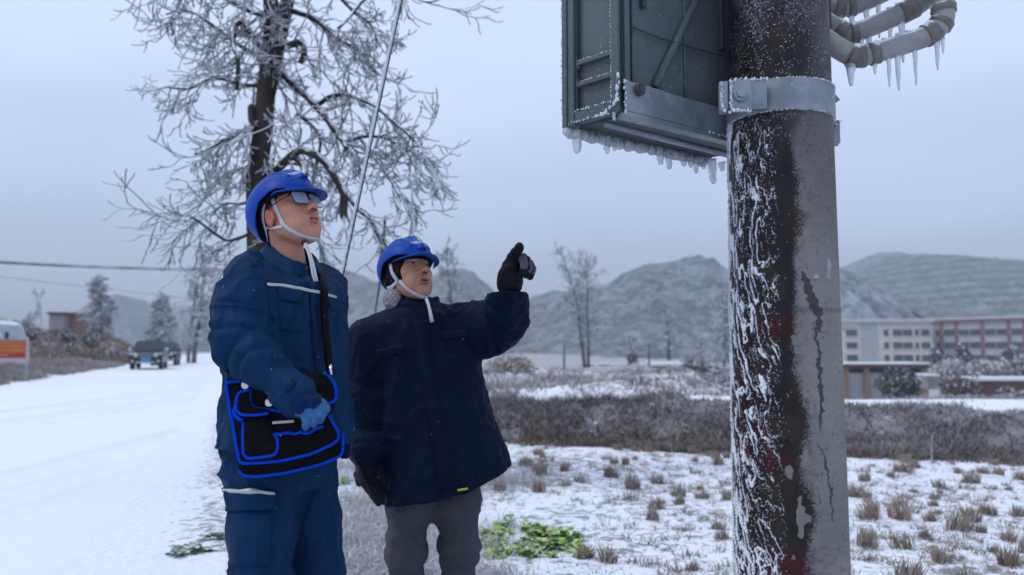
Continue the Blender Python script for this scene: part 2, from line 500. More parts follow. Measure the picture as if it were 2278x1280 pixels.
for i, y in enumerate(ry):
    for q in range(8):
        s0 = -7.0 + 7.0 * q / 7
        if q == 7: s0 += .12 * math.sin(y * 2.1) + .09 * math.sin(y * 5.3 + 1)
        x = s0 - .36 - .35 * y
        rv.append((x, y, g1(x, y) + (.014 if 0 < q < 7 else -.012)))
for i in range(len(ry) - 1):
    for q in range(7): rf.append((i * 8 + q, i * 8 + q + 1, (i + 1) * 8 + q + 1, (i + 1) * 8 + q))
tag(npmesh('road', rv, rf, M_ROADSNOW, None, True), kind='structure')

M_HILL = mat('frosted_scrub', (.3, .32, .33), .95, attr=True, col2=(.50, .52, .54), nscale=.6, nlo=.36, nhi=.62, detail=8)
def hill(name, ridge, D, base, front, back, dark, frost, seed, amp=2.5, terr=0.0):
    px = np.array([q[0] for q in ridge], float); py = np.array([q[1] for q in ridge], float)
    n = int((px[-1] - px[0]) / 2.0) + 2
    u = np.linspace(px[0], px[-1], n); v = np.interp(u, px, py)
    X = np.empty(n); Z = np.empty(n)
    for i in range(n):
        q = P(u[i], v[i], D); X[i] = q.x; Z[i] = q.z
    rows = np.concatenate([np.linspace(0, 1, 90), np.linspace(1, 2, 8)[1:]])
    r2 = np.where(rows <= 1, rows, 2 - rows)
    prof = np.sin(np.clip(r2, 0, 1) * math.pi / 2) ** 1.3
    Yr = np.where(rows <= 1, D - front * (1 - rows), D + back * (rows - 1))
    XX = np.repeat(X[:, None], len(rows), 1) * (1 + 0 * rows)
    YY = np.repeat(Yr[None], n, 0)
    pn = np.stack([XX.ravel(), YY.ravel(), np.full(XX.size, seed * 31.0)], 1)
    big = fbm(pn / 38, 4).reshape(XX.shape) - .5; fine = fbm(pn / 5.0, 4).reshape(XX.shape) - .5; vf = vn(pn / 1.7).reshape(XX.shape) - .5
    ZZ = base + (Z[:, None] - base) * prof[None] + (big * amp * 6 * (1 - r2[None] ** 4) + fine * amp + vf * amp * .55) * np.minimum(r2[None] * 3, 1)
    ZZ = np.minimum(ZZ, Z[:, None] + (fine + .7 * vf) * amp * .95)
    fr = sstep(.28, .74, .30 * fbm(pn / 20 + 5, 4).reshape(XX.shape) + .45 * fbm(pn / np.array([3.2, 3.2, 1]) + 9, 3).reshape(XX.shape) + .25 * (vf + .5))
    if terr > 0:
        w = .5 + .5 * np.sin((ZZ + big * 9 + fine * 2) * 2 * math.pi / 4.2)
        fr = fr * (1 - terr) + terr * w
        ZZ = ZZ + .5 * terr * w
    col = np.array(dark)[None, None] * (1 - fr[..., None]) + np.array(frost)[None, None] * fr[..., None]
    col = col * (1 + .55 * vf[..., None])
    Ii = np.arange(XX.size).reshape(XX.shape)
    F = np.stack([Ii[:-1, :-1].ravel(), Ii[1:, :-1].ravel(), Ii[1:, 1:].ravel(), Ii[:-1, 1:].ravel()], 1)
    o = npmesh(name, np.stack([XX, YY, ZZ], -1).reshape(-1, 3), F, M_HILL, None, True, col.reshape(-1, 3).astype(np.float32))
    return tag(o, kind='structure')
DG, FR = (.050, .066, .070), (.27, .30, .33)
hill('hill', [(1040, 760), (1100, 720), (1150, 690), (1182, 674), (1218, 661), (1263, 657), (1300, 652), (1337, 645), (1372, 618), (1411, 605), (1456, 600), (1494, 590), (1521, 584), (1533, 597), (1571, 624), (1598, 637), (1640, 650), (1700, 690), (1780, 740)],
     420, -3, 200, 120, DG, FR, 1, 2.6)
hill('hill', [(1560, 690), (1620, 640), (1700, 590), (1780, 575), (1870, 606), (1893, 640), (1914, 665), (1960, 694), (2010, 720), (2060, 745)],
     330, -3, 90, 100, (.05, .06, .065), (.36, .39, .44), 2, 2.4)
hill('hill', [(1800, 680), (1900, 612), (1959, 580), (1988, 576), (2048, 582), (2107, 586), (2155, 592), (2196, 608), (2241, 632), (2300, 655), (2400, 700), (2500, 740)],
     470, -3, 240, 130, (.065, .088, .080), (.27, .31, .32), 3, 2.2, .6)
hill('hill', [(1760, 690), (1830, 630), (1870, 597), (1929, 571), (1953, 564), (1980, 572), (2040, 610), (2120, 660), (2200, 720)], 780, -3, 240, 200, DG, FR, 4, 3)
hill('hill', [(2060, 720), (2130, 650), (2211, 612), (2278, 600), (2380, 590), (2480, 610), (2600, 690)], 900, -3, 300, 200, (.07, .10, .11), (.20, .25, .27), 5, 3)
hill('hill', [(660, 720), (700, 640), (740, 606), (790, 612), (840, 630), (900, 640), (950, 632), (990, 616), (1030, 606), (1060, 618), (1100, 655), (1150, 700), (1210, 750)],
     520, -3, 250, 140, DG, FR, 6, 3)
hill('hill', [(150, 770), (185, 715), (215, 678), (246, 662), (269, 656), (293, 664), (328, 688), (370, 720), (430, 765)], 640, -2, 90, 140, (.10, .13, .14), (.30, .34, .37), 7, 3)
hill('hill', [(330, 750), (365, 706), (400, 684), (440, 682), (500, 668), (560, 655), (640, 665), (720, 690), (800, 760)], 760, -2, 90, 140, (.12, .14, .15), (.36, .39, .42), 8, 3)
hill('hill', [(-300, 715), (-150, 715), (-40, 735), (60, 742), (140, 750), (220, 768)], 800, -2, 90, 140, (.12, .14, .15), (.36, .39, .42), 9, 3)

# ================================================================== VEGETATION BUILDERS
M_BLADE = mat('frosted_grass', (.3, .28, .26), .9, attr=True)
M_LEAF = mat('leaf', (.1, .2, .03), .55, attr=True, spec=.4)
rng = np.random.RandomState(5)
def blades(name, base, h, w, lean, cb, ct, m=M_BLADE, parent=None, curl=.5):
    n = len(base); base = np.asarray(base, float)
    th = rng.rand(n) * math.pi; side = np.stack([np.cos(th), np.sin(th), np.zeros(n)], 1) * (np.asarray(w) / 2)[:, None]
    up = np.zeros((n, 3)); up[:, 2] = h
    ln = np.concatenate([lean, np.zeros((n, 1))], 1)
    mid = base + up * .55 + ln * .35
    tip = base + up * (1 - curl * np.clip(np.hypot(lean[:, 0], lean[:, 1]) / np.maximum(h, 1e-3), 0, 1) * .5)[:, None] + ln
    V = np.stack([base - side, base + side, mid + side * .8, mid - side * .8, tip + side * .25, tip - side * .25], 1).reshape(-1, 3)
    k = np.arange(n)[:, None] * 6
    F = np.concatenate([k + np.array([[0, 1, 2, 3]]), k + np.array([[3, 2, 4, 5]])])
    cm = (cb + ct) / 2
    Cc = np.stack([cb, cb, cm, cm, ct, ct], 1).reshape(-1, 3)
    return npmesh(name, V, F, m, parent, True, Cc.astype(np.float32))
def pal(n, cols, jit=.15):
    c = np.array(cols)[rng.randint(0, len(cols), n)]
    return c * (1 + rng.uniform(-jit, jit, (n, 1)))
def grass_patch(name, x, y, h, w, spread, cb, ct, curl=.5):
    n = len(x); z = gz(x, y) - .02
    ln = rng.normal(0, 1, (n, 2)) * (h * spread)[:, None]
    o = blades(name, np.stack([x, y, z], 1), h, w, ln, cb, ct, curl=curl)
    return tag(o, kind='stuff')
FROST = [(.62, .64, .68), (.5, .5, .54), (.42, .40, .41)]
DRY = [(.20, .165, .135), (.14, .12, .105), (.26, .22, .18), (.10, .09, .085)]
TAN = [(.30, .215, .12), (.24, .175, .11), (.34, .26, .16)]

def puff(name, c, r, n, size, cols, parent=None, m=M_LEAF, shell=.55, frost=.3):
    """a shrub's foliage: many small leaf faces through an uneven volume"""
    d = rng.normal(0, 1, (n, 3)); d /= np.linalg.norm(d, axis=1)[:, None]
    rad = (shell + (1 - shell) * rng.rand(n)) * (.75 + .5 * vn(d * 2.3 + rng.rand() * 50))
    p = np.asarray(c) + d * rad[:, None] * np.asarray(r); p[:, 2] = np.maximum(p[:, 2], c[2] - r[2] * .95)
    a = rng.normal(0, 1, (n, 3)); a /= np.linalg.norm(a, axis=1)[:, None]
    b = np.cross(a, rng.normal(0, 1, (n, 3))); b /= np.linalg.norm(b, axis=1)[:, None]
    s = size * rng.uniform(.6, 1.3, n)[:, None]
    V = np.stack([p - a * s, p + b * s * .5, p + a * s, p - b * s * .5], 1).reshape(-1, 3)
    col = pal(n, cols)
    f = (rng.rand(n) < frost * (.6 + .8 * (d[:, 2] > 0)))
    col[f] = pal(int(f.sum()), FROST)
    return npmesh(name, V, np.arange(n * 4).reshape(n, 4), m, parent, False, np.repeat(col, 4, 0).astype(np.float32))

def grow(mb, rnd, p, d, L, r, lev, kids, droop=0.0, wob=.25, sides=4, segs=5, spread=(.5, 1.1), shrink=.55, tips=None, up=0.0, rmin=.004):
    pts = [p.copy()]; rad = [r]; dd = d.normalized()
    for i in range(segs):
        dd = (dd + Vector((rnd.gauss(0, wob), rnd.gauss(0, wob), rnd.gauss(0, wob) - droop + up * (i / segs)))).normalized()
        pts.append(pts[-1] + dd * (L / segs)); rad.append(max(r * (1 - .75 * (i + 1) / segs), rmin))
    mb.tube(pts, rad, sides, cap=False)
    if lev <= 0: return
    for q in range(kids[0]):
        i = rnd.uniform(.2, 1) * segs; k = min(int(i), segs - 1); pos = pts[k].lerp(pts[k + 1], i - k)
        ax = (pts[k + 1] - pts[k]).normalized(); side = ax.orthogonal().normalized(); side.rotate(Matrix.Rotation(rnd.uniform(0, 6.283), 3, ax))
        an = rnd.uniform(*spread)
        grow(mb, rnd, pos, ax * math.cos(an) + side * math.sin(an), L * shrink * rnd.uniform(.6, 1.2), max(rad[k] * .55, rmin), lev - 1, kids[1:] or [0], droop, wob, 3, max(3, segs - 1), spread, shrink, up=up, rmin=rmin)
M_BARK = mat('dark_wet_bark', (.020, .016, .014), .8, spec=.2, col2=(.05, .042, .038), nscale=9, snow=.26, bump=.6, bscale=30, stretch=(1, 1, .25))
M_TWIG = mat('rimed_twig', (.115, .11, .12), .7, col2=(.34, .36, .41), nscale=14, nlo=.42, nhi=.62, snow=.42, snowcol=(.58, .61, .67))
M_FARTWIG = mat('rimed_far_twig', (.15, .145, .15), .9, col2=(.36, .38, .42), nscale=1.2, nlo=.35, nhi=.65, snow=.35, snowcol=(.55, .58, .63))
M_FARDARK = mat('dark_far_bark', (.05, .045, .045), .9, col2=(.12, .115, .12), nscale=2)
def bare_tree(label, px, Y, pyt, stems, seed, twigs, group=None, kids=(10, 8, 4), spread=(.5, 1.1), droop=.02, r0=None, mtw=None, zb=None, name='bare_tree', up=.05, lean=0.0, rmin=.011, limbs=0.42, dx=None):
    rnd = random.Random(seed); X = (px - CX) / FPX * Y; z0 = g1(X, Y) - .1 if zb is None else zb
    H = P(px, pyt, Y).z - z0; t = thing(name, label, 'tree', (X, Y, z0), group)
    for k in range(stems):
        mb, tw = MB(), MB(); r = (r0 or H * .016) * (1 if k == 0 else .75)
        p = Vector((X + ((rnd.uniform(-.05, .05) if dx is None else dx) * H if k else 0), Y + rnd.uniform(-.3, .3), z0)); pts, rad = [p], [r]
        d = Vector((rnd.gauss(0, .04) + (lean if k == 0 else -lean * (1 if dx is None else 4)), rnd.gauss(0, .04), 1)).normalized(); n = 8
        for i in range(n):
            d = (d + Vector((rnd.gauss(0, .06), rnd.gauss(0, .06), .08))).normalized()
            pts.append(pts[-1] + d * (H * (1 if k == 0 else .92) / n)); rad.append(max(r * (1 - .85 * (i + 1) / n), rmin))
        mb.tube(pts, rad, 7)
        mb.build('trunk', M_FARDARK, t, True)
        for q in range(twigs):
            i = rnd.uniform(.22, .99) * n; kk = min(int(i), n - 1); pos = pts[kk].lerp(pts[kk + 1], i - kk)
            an = rnd.uniform(0, 6.283); f = 1 - .6 * abs(i / n - .5) - .25 * (i / n)
            dv = Vector((math.cos(an), math.sin(an), rnd.uniform(.1, 1.0)))
            grow(tw, rnd, pos, dv, H * limbs * .55 * f * rnd.uniform(.5, 1.1), max(rad[kk] * .5, rmin), len(kids) - 1, list(kids[1:]), droop, .22, 4, 4, spread, .5, up=up, rmin=rmin)
        tw.build('crown', mtw or M_FARTWIG, t, False)
    return t
# ================================================================== FAR BUILDINGS, MASTS, TREES
M_CREAM = mat('cream_render', (.62, .60, .52), .85, col2=(.52, .50, .45), nscale=.6)
M_GREYW = mat('grey_render', (.42, .43, .45), .85, col2=(.36, .37, .39), nscale=.7)
M_PINKW = mat('weathered_pink_wall', (.40, .33, .32), .9, col2=(.33, .28, .28), nscale=.8)
M_REDP = mat('red_paint', (.21, .085, .08), .85, col2=(.17, .08, .078), nscale=1.5)
M_GLASSD = mat('dark_window', (.035, .05, .055), .15)
M_BRICK = mat('dull_brick', (.27, .15, .125), .95, col2=(.20, .12, .11), nscale=1.6)
M_BRICKD = mat('dark_red_brick', (.14, .06, .055), .95, col2=(.09, .05, .05), nscale=1.2)
M_SNOWCAP = mat('lying_snow', (.80, .83, .87), .7, bump=.5, bscale=6, bdist=.05)
M_CONC = mat('old_concrete', (.30, .30, .31), .9, col2=(.22, .22, .23), nscale=1.1)
M_OCHRE = mat('ochre_column', (.31, .20, .14), .85, col2=(.26, .18, .14), nscale=1.5)
M_SHADE = mat('dark_gap', (.05, .035, .035), .9)

def hbox(mb, px0, px1, py0, py1, Y, dy):       # wall panel seen between these pixels, standing at depth Y, dy deep
    a, b = P(px0, py1, Y), P(px1, py0, Y)
    mb.box(((a.x + b.x) / 2, Y + dy / 2, (a.z + b.z) / 2), (b.x - a.x, dy, b.z - a.z))
def school(label, x0, x1, roofL, roofR, base, YL, YR, wallm, cols, bands, trim, panel=None, colm=None, ends=None):
    """long three-storey block between pixels x0..x1, nearer on one end"""
    A, B = P(x0, roofL, YL), P(x1, roofR, YR); zt = (A.z + B.z) / 2; zb = -4.2
    L = Vector((B.x - A.x, B.y - A.y, 0)); W_ = L.length; u = L.normalized(); nrm = Vector((u.y, -u.x, 0))     # nrm points at the camera
    Mx = Matrix((u, -nrm, Vector((0, 0, 1)))).transposed()
    t = thing('school_building', label, 'building', (A.x, A.y, zb))
    def bx(mb, s0, s1, z0, z1, out, dep):
        c = Vector((A.x, A.y, 0)) + u * (s0 + s1) / 2 + nrm * (out - dep / 2); c.z = (z0 + z1) / 2
        mb.box(c, (s1 - s0, dep, z1 - z0), Mx)
    mb = MB(); bx(mb, 0, W_, zb, zt, 0, 9); mb.build('wall', wallm, t)
    mb = MB(); bx(mb, -.4, W_ + .4, zt, zt + .55, .6, 10); rf = mb.build('roof', trim, t)
    mb = MB(); bx(mb, -.4, W_ + .4, zt + .56, zt + .72, .55, 9.9); mb.build('snow_cover', M_SNOWCAP, rf)
    for (z0, z1, segs) in bands:
        for (a, b) in segs:
            mb = MB(); bx(mb, a * W_, b * W_, z0, z1, .06, .3); w = mb.build('window', M_GLASSD, t)
            mb = MB(); n = max(1, int((b - a) * W_ / 1.5))
            for k in range(n + 1):
                s = (a + (b - a) * k / n) * W_; bx(mb, s - .06, s + .06, z0, z1, .12, .1)
            bx(mb, a * W_, b * W_, z0 - .16, z0, .16, .2)
            mb.build('frame', M_CREAM if panel else M_GREYW, w)
    for s in cols:
        mb = MB(); bx(mb, s * W_ - .3, s * W_ + .3, zb, zt, .3, .6); mb.build('column', colm, t)
    if panel:
        mb = MB(); bx(mb, panel[0] * W_, panel[1] * W_, zb, zt - .2, .12, .3); mb.build('wall_panel', M_GREYW, t)
    return t
zrow = lambda y0, y1, Y: (P(0, y1, Y).z, P(0, y0, Y).z)
rows = [zrow(734, 748, 170), zrow(762, 776, 170), zrow(790, 804, 170)]
school('cream three storey school block with grey panel, behind the frosted pole', 1850, 2072, 719, 718, 0, 172, 168, M_CREAM, [], 
       [(a, b, [(.14, .26), (.52, .575), (.61, .81), (.83, .875), (.89, .985)]) for a, b in rows], M_GREYW, (.29, .46))
school('long grey school block with red columns and red roof line at the right edge', 2076, 2420, 722, 704, 0, 172, 150, M_GREYW, [.06, .165, .345, .52, .62, .80, .97],
       [(a, b, [(.015, .055), (.075, .155), (.18, .335), (.36, .51), (.535, .61), (.64, .79), (.815, .96)]) for a, b in rows], M_REDP, None, M_REDP)

# colonnaded outbuilding
Y = 70.0; t = thing('outbuilding', 'low grey outbuilding with ochre columns below the school', 'building', P(1972, 880, Y))
mb = MB(); hbox(mb, 1872, 2062, 830, 900, Y + .3, 3); mb.build('wall', M_GREYW, t)
mb = MB(); hbox(mb, 1872, 2062, 819, 829.9, Y + .6, 2.5); mb.build('opening_shade', M_SHADE, t)  # solid slab coloured dark for the shade behind the columns
mb = MB(); hbox(mb, 1866, 2068, 811, 818.5, Y - .3, 4); rf = mb.build('roof', M_BRICKD, t)
mb = MB(); hbox(mb, 1865, 2069, 807.5, 810.9, Y - .35, 4.1); mb.build('snow_cover', M_SNOWCAP, rf)
for x in (1884, 1930, 1977, 2022, 2059):
    mb = MB(); hbox(mb, x - 5, x + 5, 818.6, 902, Y, .28); mb.build('column', M_OCHRE, t)

def low_wall(label, px0, px1, py0, py1, Y, m, cap_h=5, dy=.4, name='garden_wall', yr=0.0):
    t = thing(name, label, 'wall', P((px0 + px1) / 2, py1, Y))
    mb = MB(); hbox(mb, px0, px1, py0, py1, Y, dy); mb.build('wall_body', m, t)
    mb = MB(); hbox(mb, px0 - 2, px1 + 2, py0 - cap_h, py0 - .2, Y - .1, dy + .25); o = mb.build('snow_cover', M_SNOWCAP, t, False, .04)
    return t
low_wall('dark red brick wall topped with snow at the right edge of the picture', 2160, 2420, 848, 900, 60, M_BRICKD, 8, 2.2)
low_wall('long low dark wall with thin snow behind the twin stemmed bare tree', 1300, 1500, 812, 838, 60, M_CONC, 2.5, .6)
low_wall('short low shed roof under thick bright snow, right of the low dark wall', 1452, 1602, 815, 842, 57, M_SHADE, 8, 2.6, 'low_shed')
low_wall('small snow covered shed between outbuilding and brown bush', 2066, 2090, 838, 866, 66, M_CONC, 5, 2, 'low_shed')

# brick sheds on the mound
Y = 88.0; t = thing('brick_shed', 'flat roofed dull brick shed in two parts above the brown mound', 'building', P(150, 760, Y))
mb = MB(); hbox(mb, 106, 143, 699.5, 775, Y - 1, 4); mb.build('wall', M_PINKW, t)
mb = MB(); hbox(mb, 103, 146, 694.5, 699.3, Y - 1.3, 4.6); mb.build('roof', M_BRICKD, t)
mb = MB(); hbox(mb, 143.3, 203, 700, 775, Y, 4); mb.build('wall', M_BRICK, t)
mb = MB(); hbox(mb, 143.2, 204.5, 697.5, 699.8, Y - .2, 4.4); mb.build('roof', M_BRICKD, t)
mb = MB(); hbox(mb, 186, 196, 710, 720, Y - .04, .3); mb.build('window', M_SHADE, t)

# lattice mast
Y = 300.0; t = thing('transmission_tower', 'faint steel lattice transmission tower far off above the brick shed', 'pylon', P(86, 722, Y))
mb = MB()
def ln(a, b, r=.16): mb.tube([P(*a, Y), P(*b, Y)], r, 4)
for a, b in [((78, 725), (83, 668)), ((93, 725), (89, 668)), ((83, 668), (76, 640)), ((89, 668), (97, 640)), ((83, 668), (82, 653)), ((89, 668), (91, 653)), ((80, 700), (92, 700)), ((81, 685), (91, 685)),
             ((79, 715), (91, 690)), ((93, 715), (82, 690)), ((81, 700), (90, 672)), ((92, 700), (83, 672))]: ln(a, b)
mb.build('lattice_legs', M_CONC, t)
mb = MB()
for a, b in [((70, 653), (102, 653)), ((71, 653), (77, 648)), ((101, 653), (96, 648)), ((76, 640), (78, 653)), ((97, 640), (95, 653))]: ln(a, b)
mb.build('cross_arm', M_CONC, t)

# trees beyond the road and the field
bare_tree('tall narrow frosted tree standing right of the brick shed', 231, 84, 606, 1, 3, 150, kids=(5, 6, 4), spread=(.3, .8), droop=.22, rmin=.05, limbs=.36, up=-.1, zb=1.0)
bare_tree('small bushy frosted tree behind the dark pickup', 357, 78, 652, 1, 4, 120, kids=(5, 6, 4), spread=(.3, .8), droop=.22, rmin=.045, limbs=.45, up=-.1)
bare_tree('tall frosted tree with two straight trunks at the road end', 436, 70, 548, 2, 8, 44, kids=(4, 5, 4), spread=(.4, 1.0), droop=.14, rmin=.03, limbs=.36, r0=.22, lean=.03)
bare_tree('slim bare tree rising behind the pointing man', 1010, 62, 548, 1, 12, 60, kids=(4, 5, 3), spread=(.35, .9), droop=.0, rmin=.026, limbs=.36, r0=.16)
bare_tree('bare tree with two dark stems at the low dark wall', 1300, 54, 535, 2, 29, 64, kids=(4, 5, 3), spread=(.35, .9), droop=.0, rmin=.016, limbs=.34, r0=.14, lean=-.03, dx=.03)
bare_tree('pale frosted tree in front of the pointed hill, right of the twin stemmed tree', 1488, 90, 690, 2, 17, 24, kids=(5, 5, 3), droop=.04, rmin=.035, limbs=.42, r0=.12)
bare_tree('small dark conifer like tree in front of the hill', 1404, 66, 742, 1, 18, 26, kids=(3, 3), droop=.12, rmin=.035, limbs=.22, r0=.16)
bare_tree('low frosted tree right of the raised elbow', 1122, 66, 690, 2, 19, 26, kids=(5, 5, 3), droop=.08, rmin=.03, limbs=.5)
bare_tree('frosted thicket tree just left of the concrete pole', 1612, 48, 640, 3, 20, 22, kids=(5, 5, 3), droop=.08, rmin=.022, limbs=.42, r0=.07)
bare_tree('frosted sapling between the low dark wall and the pole', 1560, 44, 750, 2, 21, 22, kids=(4, 4, 3), droop=.04, rmin=.016, limbs=.5, r0=.05)
bare_tree('thin frosted sapling at the far left behind the minibus', 58, 100, 690, 2, 22, 24, kids=(4, 4), droop=.05, rmin=.05, limbs=.5, r0=.1, zb=1.2)
for i, (px, py, Y, lab, sz) in enumerate([(2139, 770, 110, 'slim frosted conifer in front of the red columned school', 1.0), (2084, 776, 112, 'dark conifer at the gap between the two school blocks', 1.0), (2247, 770, 118, 'rounded conifer before the red columned school, near the right edge', 1.0)]):
    X = (px - CX) / FPX * Y; z0 = g1(X, Y); H = P(px, py, Y).z - z0
    t = thing('conifer', lab, 'tree', (X, Y, z0), 'conifers in front of the school')
    mb = MB(); mb.tube([(X, Y, z0 - .2), (X, Y, z0 + H * .9)], [.2, .05], 6); mb.build('trunk', M_FARDARK, t, True)
    puff('crown', (X, Y, z0 + H * .52), (H * (.26 if i != 2 else .4), H * .26, H * .5), 1500, .3, [(.05, .075, .065), (.08, .10, .09), (.03, .05, .045)], t, frost=.25, shell=.3)
def shrub(label, px, py0, py1, wpx, Y, cols, n, size, frost, group=None, name='shrub'):
    z1, z0 = P(px, py0, Y).z, P(px, py1, Y).z; X = (px - CX) / FPX * Y; h = z1 - z0
    t = thing(name, label, 'bush', (X, Y, z0), group)
    puff('foliage', (X, Y, z0 + h * .45), (wpx / 2 / FPX * Y, wpx / 2.6 / FPX * Y, h * .58), n, size, cols, t, frost=frost, shell=.25)
    mb = MB(); rnd = random.Random(int(px))
    for k in range(5): mb.tube([(X, Y, z0 - .15), (X + rnd.uniform(-.3, .3) * h, Y + rnd.uniform(-.3, .3) * h, z0 + h * .8)], [.04, .015], 5)
    mb.build('stem', M_FARDARK, t)
    return t
DKG = [(.03, .045, .04), (.05, .07, .06), (.07, .085, .075)]
GRN = [(.13, .13, .13), (.2, .2, .2), (.09, .10, .09)]
shrub('large dark green bush in front of the ochre columned outbuilding', 1996, 818, 884, 92, 64, DKG, 3000, .18, .22)
shrub('brown bare bush right of the outbuilding', 2128, 838, 886, 92, 60, [(.13, .09, .075), (.18, .13, .11), (.09, .07, .065)], 2600, .16, .22)
shrub('dark bush in front of the red brick wall', 2238, 862, 898, 60, 56, DKG, 1500, .15, .25)
shrub('dark bush at the right end of the low wall', 1546, 790, 834, 60, 54, DKG, 1500, .15, .4)
shrub('frosted pale bush below the red columned school, left', 2110, 800, 856, 90, 92, GRN, 2200, .25, .65)
shrub('frosted pale bush below the red columned school, centre', 2190, 800, 862, 110, 90, GRN, 2400, .25, .6)
shrub('frosted pale bush below the red columned school, right', 2265, 792, 862, 80, 88, GRN, 2200, .25, .5)
shrub('dark evergreen bush left of the low dark wall', 1406, 780, 830, 26, 58, DKG, 800, .14, .3)
shrub('frosted bush hiding the field edge left of the pole', 1596, 820, 886, 100, 22, [(.10, .085, .08), (.16, .13, .12)], 4200, .055, .55)
shrub('tan reed like bush on the terrace behind the pointing man', 1135, 792, 852, 110, 24, TAN, 4200, .06, .35)
for i, (px, py0, py1, w) in enumerate([(70, 722, 756, 40), (160, 770, 792, 34), (205, 742, 770, 40), (150, 735, 760, 44), (110, 775, 800, 40), (255, 775, 800, 44), (30, 712, 745, 50)]):
    shrub(['dark weedy bush behind the minibus windscreen', 'dark bush low on the mound, left of the pickup', 'dark clump in the middle of the mound', 'dull bush just under the brick shed', 'dark clump beside the red banner',
           'reddish brown bush on the mound right of centre', 'dark bush showing over the minibus roof'][i], px, py0, py1, w, 66 if i != 6 else 80, [(.05, .05, .045), (.12, .10, .085), (.17, .14, .115), (.08, .075, .06)], 500, .16, .35)

# posts in the field
M_POST = mat('weathered_post', (.10, .095, .10), .9)
for lab, px, py0, py1, Y in [('thin dark post left of the twin stemmed tree', 1255, 768, 816, 48), ('thin dark post right of the twin stemmed tree', 1444, 768, 816, 52)]:
    a, b = P(px, py1, Y), P(px, py0, Y); mb = MB(); mb.tube([(a.x, a.y, g1(a.x, a.y) - .2), a.lerp(b, .5), b], [.07, .06, .055], 6)
    mb.ball((b.x, b.y, b.z), (.065, .065, .05), 6, 4)
    tag(mb.build('field_post', M_POST, None, True), lab, 'post', 'posts in the field')
# overhead lines
M_WIRE = mat('iced_cable', (.18, .19, .22), .5, col2=(.4, .42, .46), nscale=2)
def wire(label, pts, Y0, Y1, r, grp):
    q = []; n = 40
    xs_ = [a for a, _ in pts]
    for i in range(n + 1):
        x = xs_[0] + (xs_[-1] - xs_[0]) * i / n
        if len(pts) == 3:
            (xa, ya), (xb, yb_), (xc, yc) = pts
            y = ya * (x - xb) * (x - xc) / ((xa - xb) * (xa - xc)) + yb_ * (x - xa) * (x - xc) / ((xb - xa) * (xb - xc)) + yc * (x - xa) * (x - xb) / ((xc - xa) * (xc - xb))
        else: y = pts[0][1] + (pts[1][1] - pts[0][1]) * i / n
        q.append(P(x, y, Y0 + (Y1 - Y0) * i / n))
    mb = MB(); mb.tube(q, r, 6)
    return tag(mb.build('overhead_cable', M_WIRE, None, True), label, 'cable', grp)
wire('thick iced overhead cable across the left sky, the upper of the bundle', [(-260, 562), (200, 592), (560, 599)], 26, 30, .022, 'overhead cables across the road')
wire('thick iced overhead cable just under the upper bundle', [(-260, 566), (200, 595.5), (560, 603.5)], 26, 30, .030, 'overhead cables across the road')
wire('thin overhead cable well below the bundle, above the brick shed', [(-260, 588), (200, 639), (640, 690)], 40, 44, .018, 'overhead cables across the road')
for i, dy in enumerate((0, 6, 12)):
    wire(['top one of three pale cables before the pointed hill', 'middle one of three pale cables before the pointed hill', 'lowest of three pale cables before the pointed hill'][i],
         [(900, 640 + dy), (1240, 700 + dy), (1900, 728 + dy * .4)], 120, 150, .05, 'pale cables before the hill')
# ================================================================== VEHICLES AND BANNER
M_PAINT = mat('dark_car_paint', (.014, .020, .023), .3, coat=.18, spec=.3)
M_PAINT2 = mat('black_car_paint', (.008, .010, .013), .35, coat=.15, spec=.3)
M_CGLASS = mat('car_glass', (.022, .033, .046), .22, spec=.35)
M_CHROME = mat('chrome', (.55, .57, .60), .25, metal=1.0)
M_LAMP = mat('headlight_lens', (.50, .54, .58), .15, coat=.5)
M_TYRE = mat('tyre', (.012, .012, .014), .85)
M_PLATE = mat('blue_plate', (.02, .24, .58), .5)
M_PALE = mat('pale_ink', (.75, .78, .8), .6)
M_BLACK = mat('black_trim', (.012, .012, .014), .6)
def lb(mb, name, m, parent, smooth=False, bevel=0.0):
    o = mb.build(name, m, parent, smooth, bevel); o.location = (0, 0, 0); return o
def wheel(t, x, y, r=.37, w=.24):
    tm = MB(); tm.tube([(x - w / 2, y, r), (x - w * .42, y, r), (x + w * .42, y, r), (x + w / 2, y, r)], [r * .93, r, r, r * .93], 20)
    o = lb(tm, 'wheel', M_TYRE, t, True)
    rm = MB(); sx = 1 if x > 0 else -1
    rm.tube([(x + sx * w * .40, y, r), (x + sx * w * .53, y, r)], [r * .62, r * .55], 14); lb(rm, 'rim', M_CHROME, o)
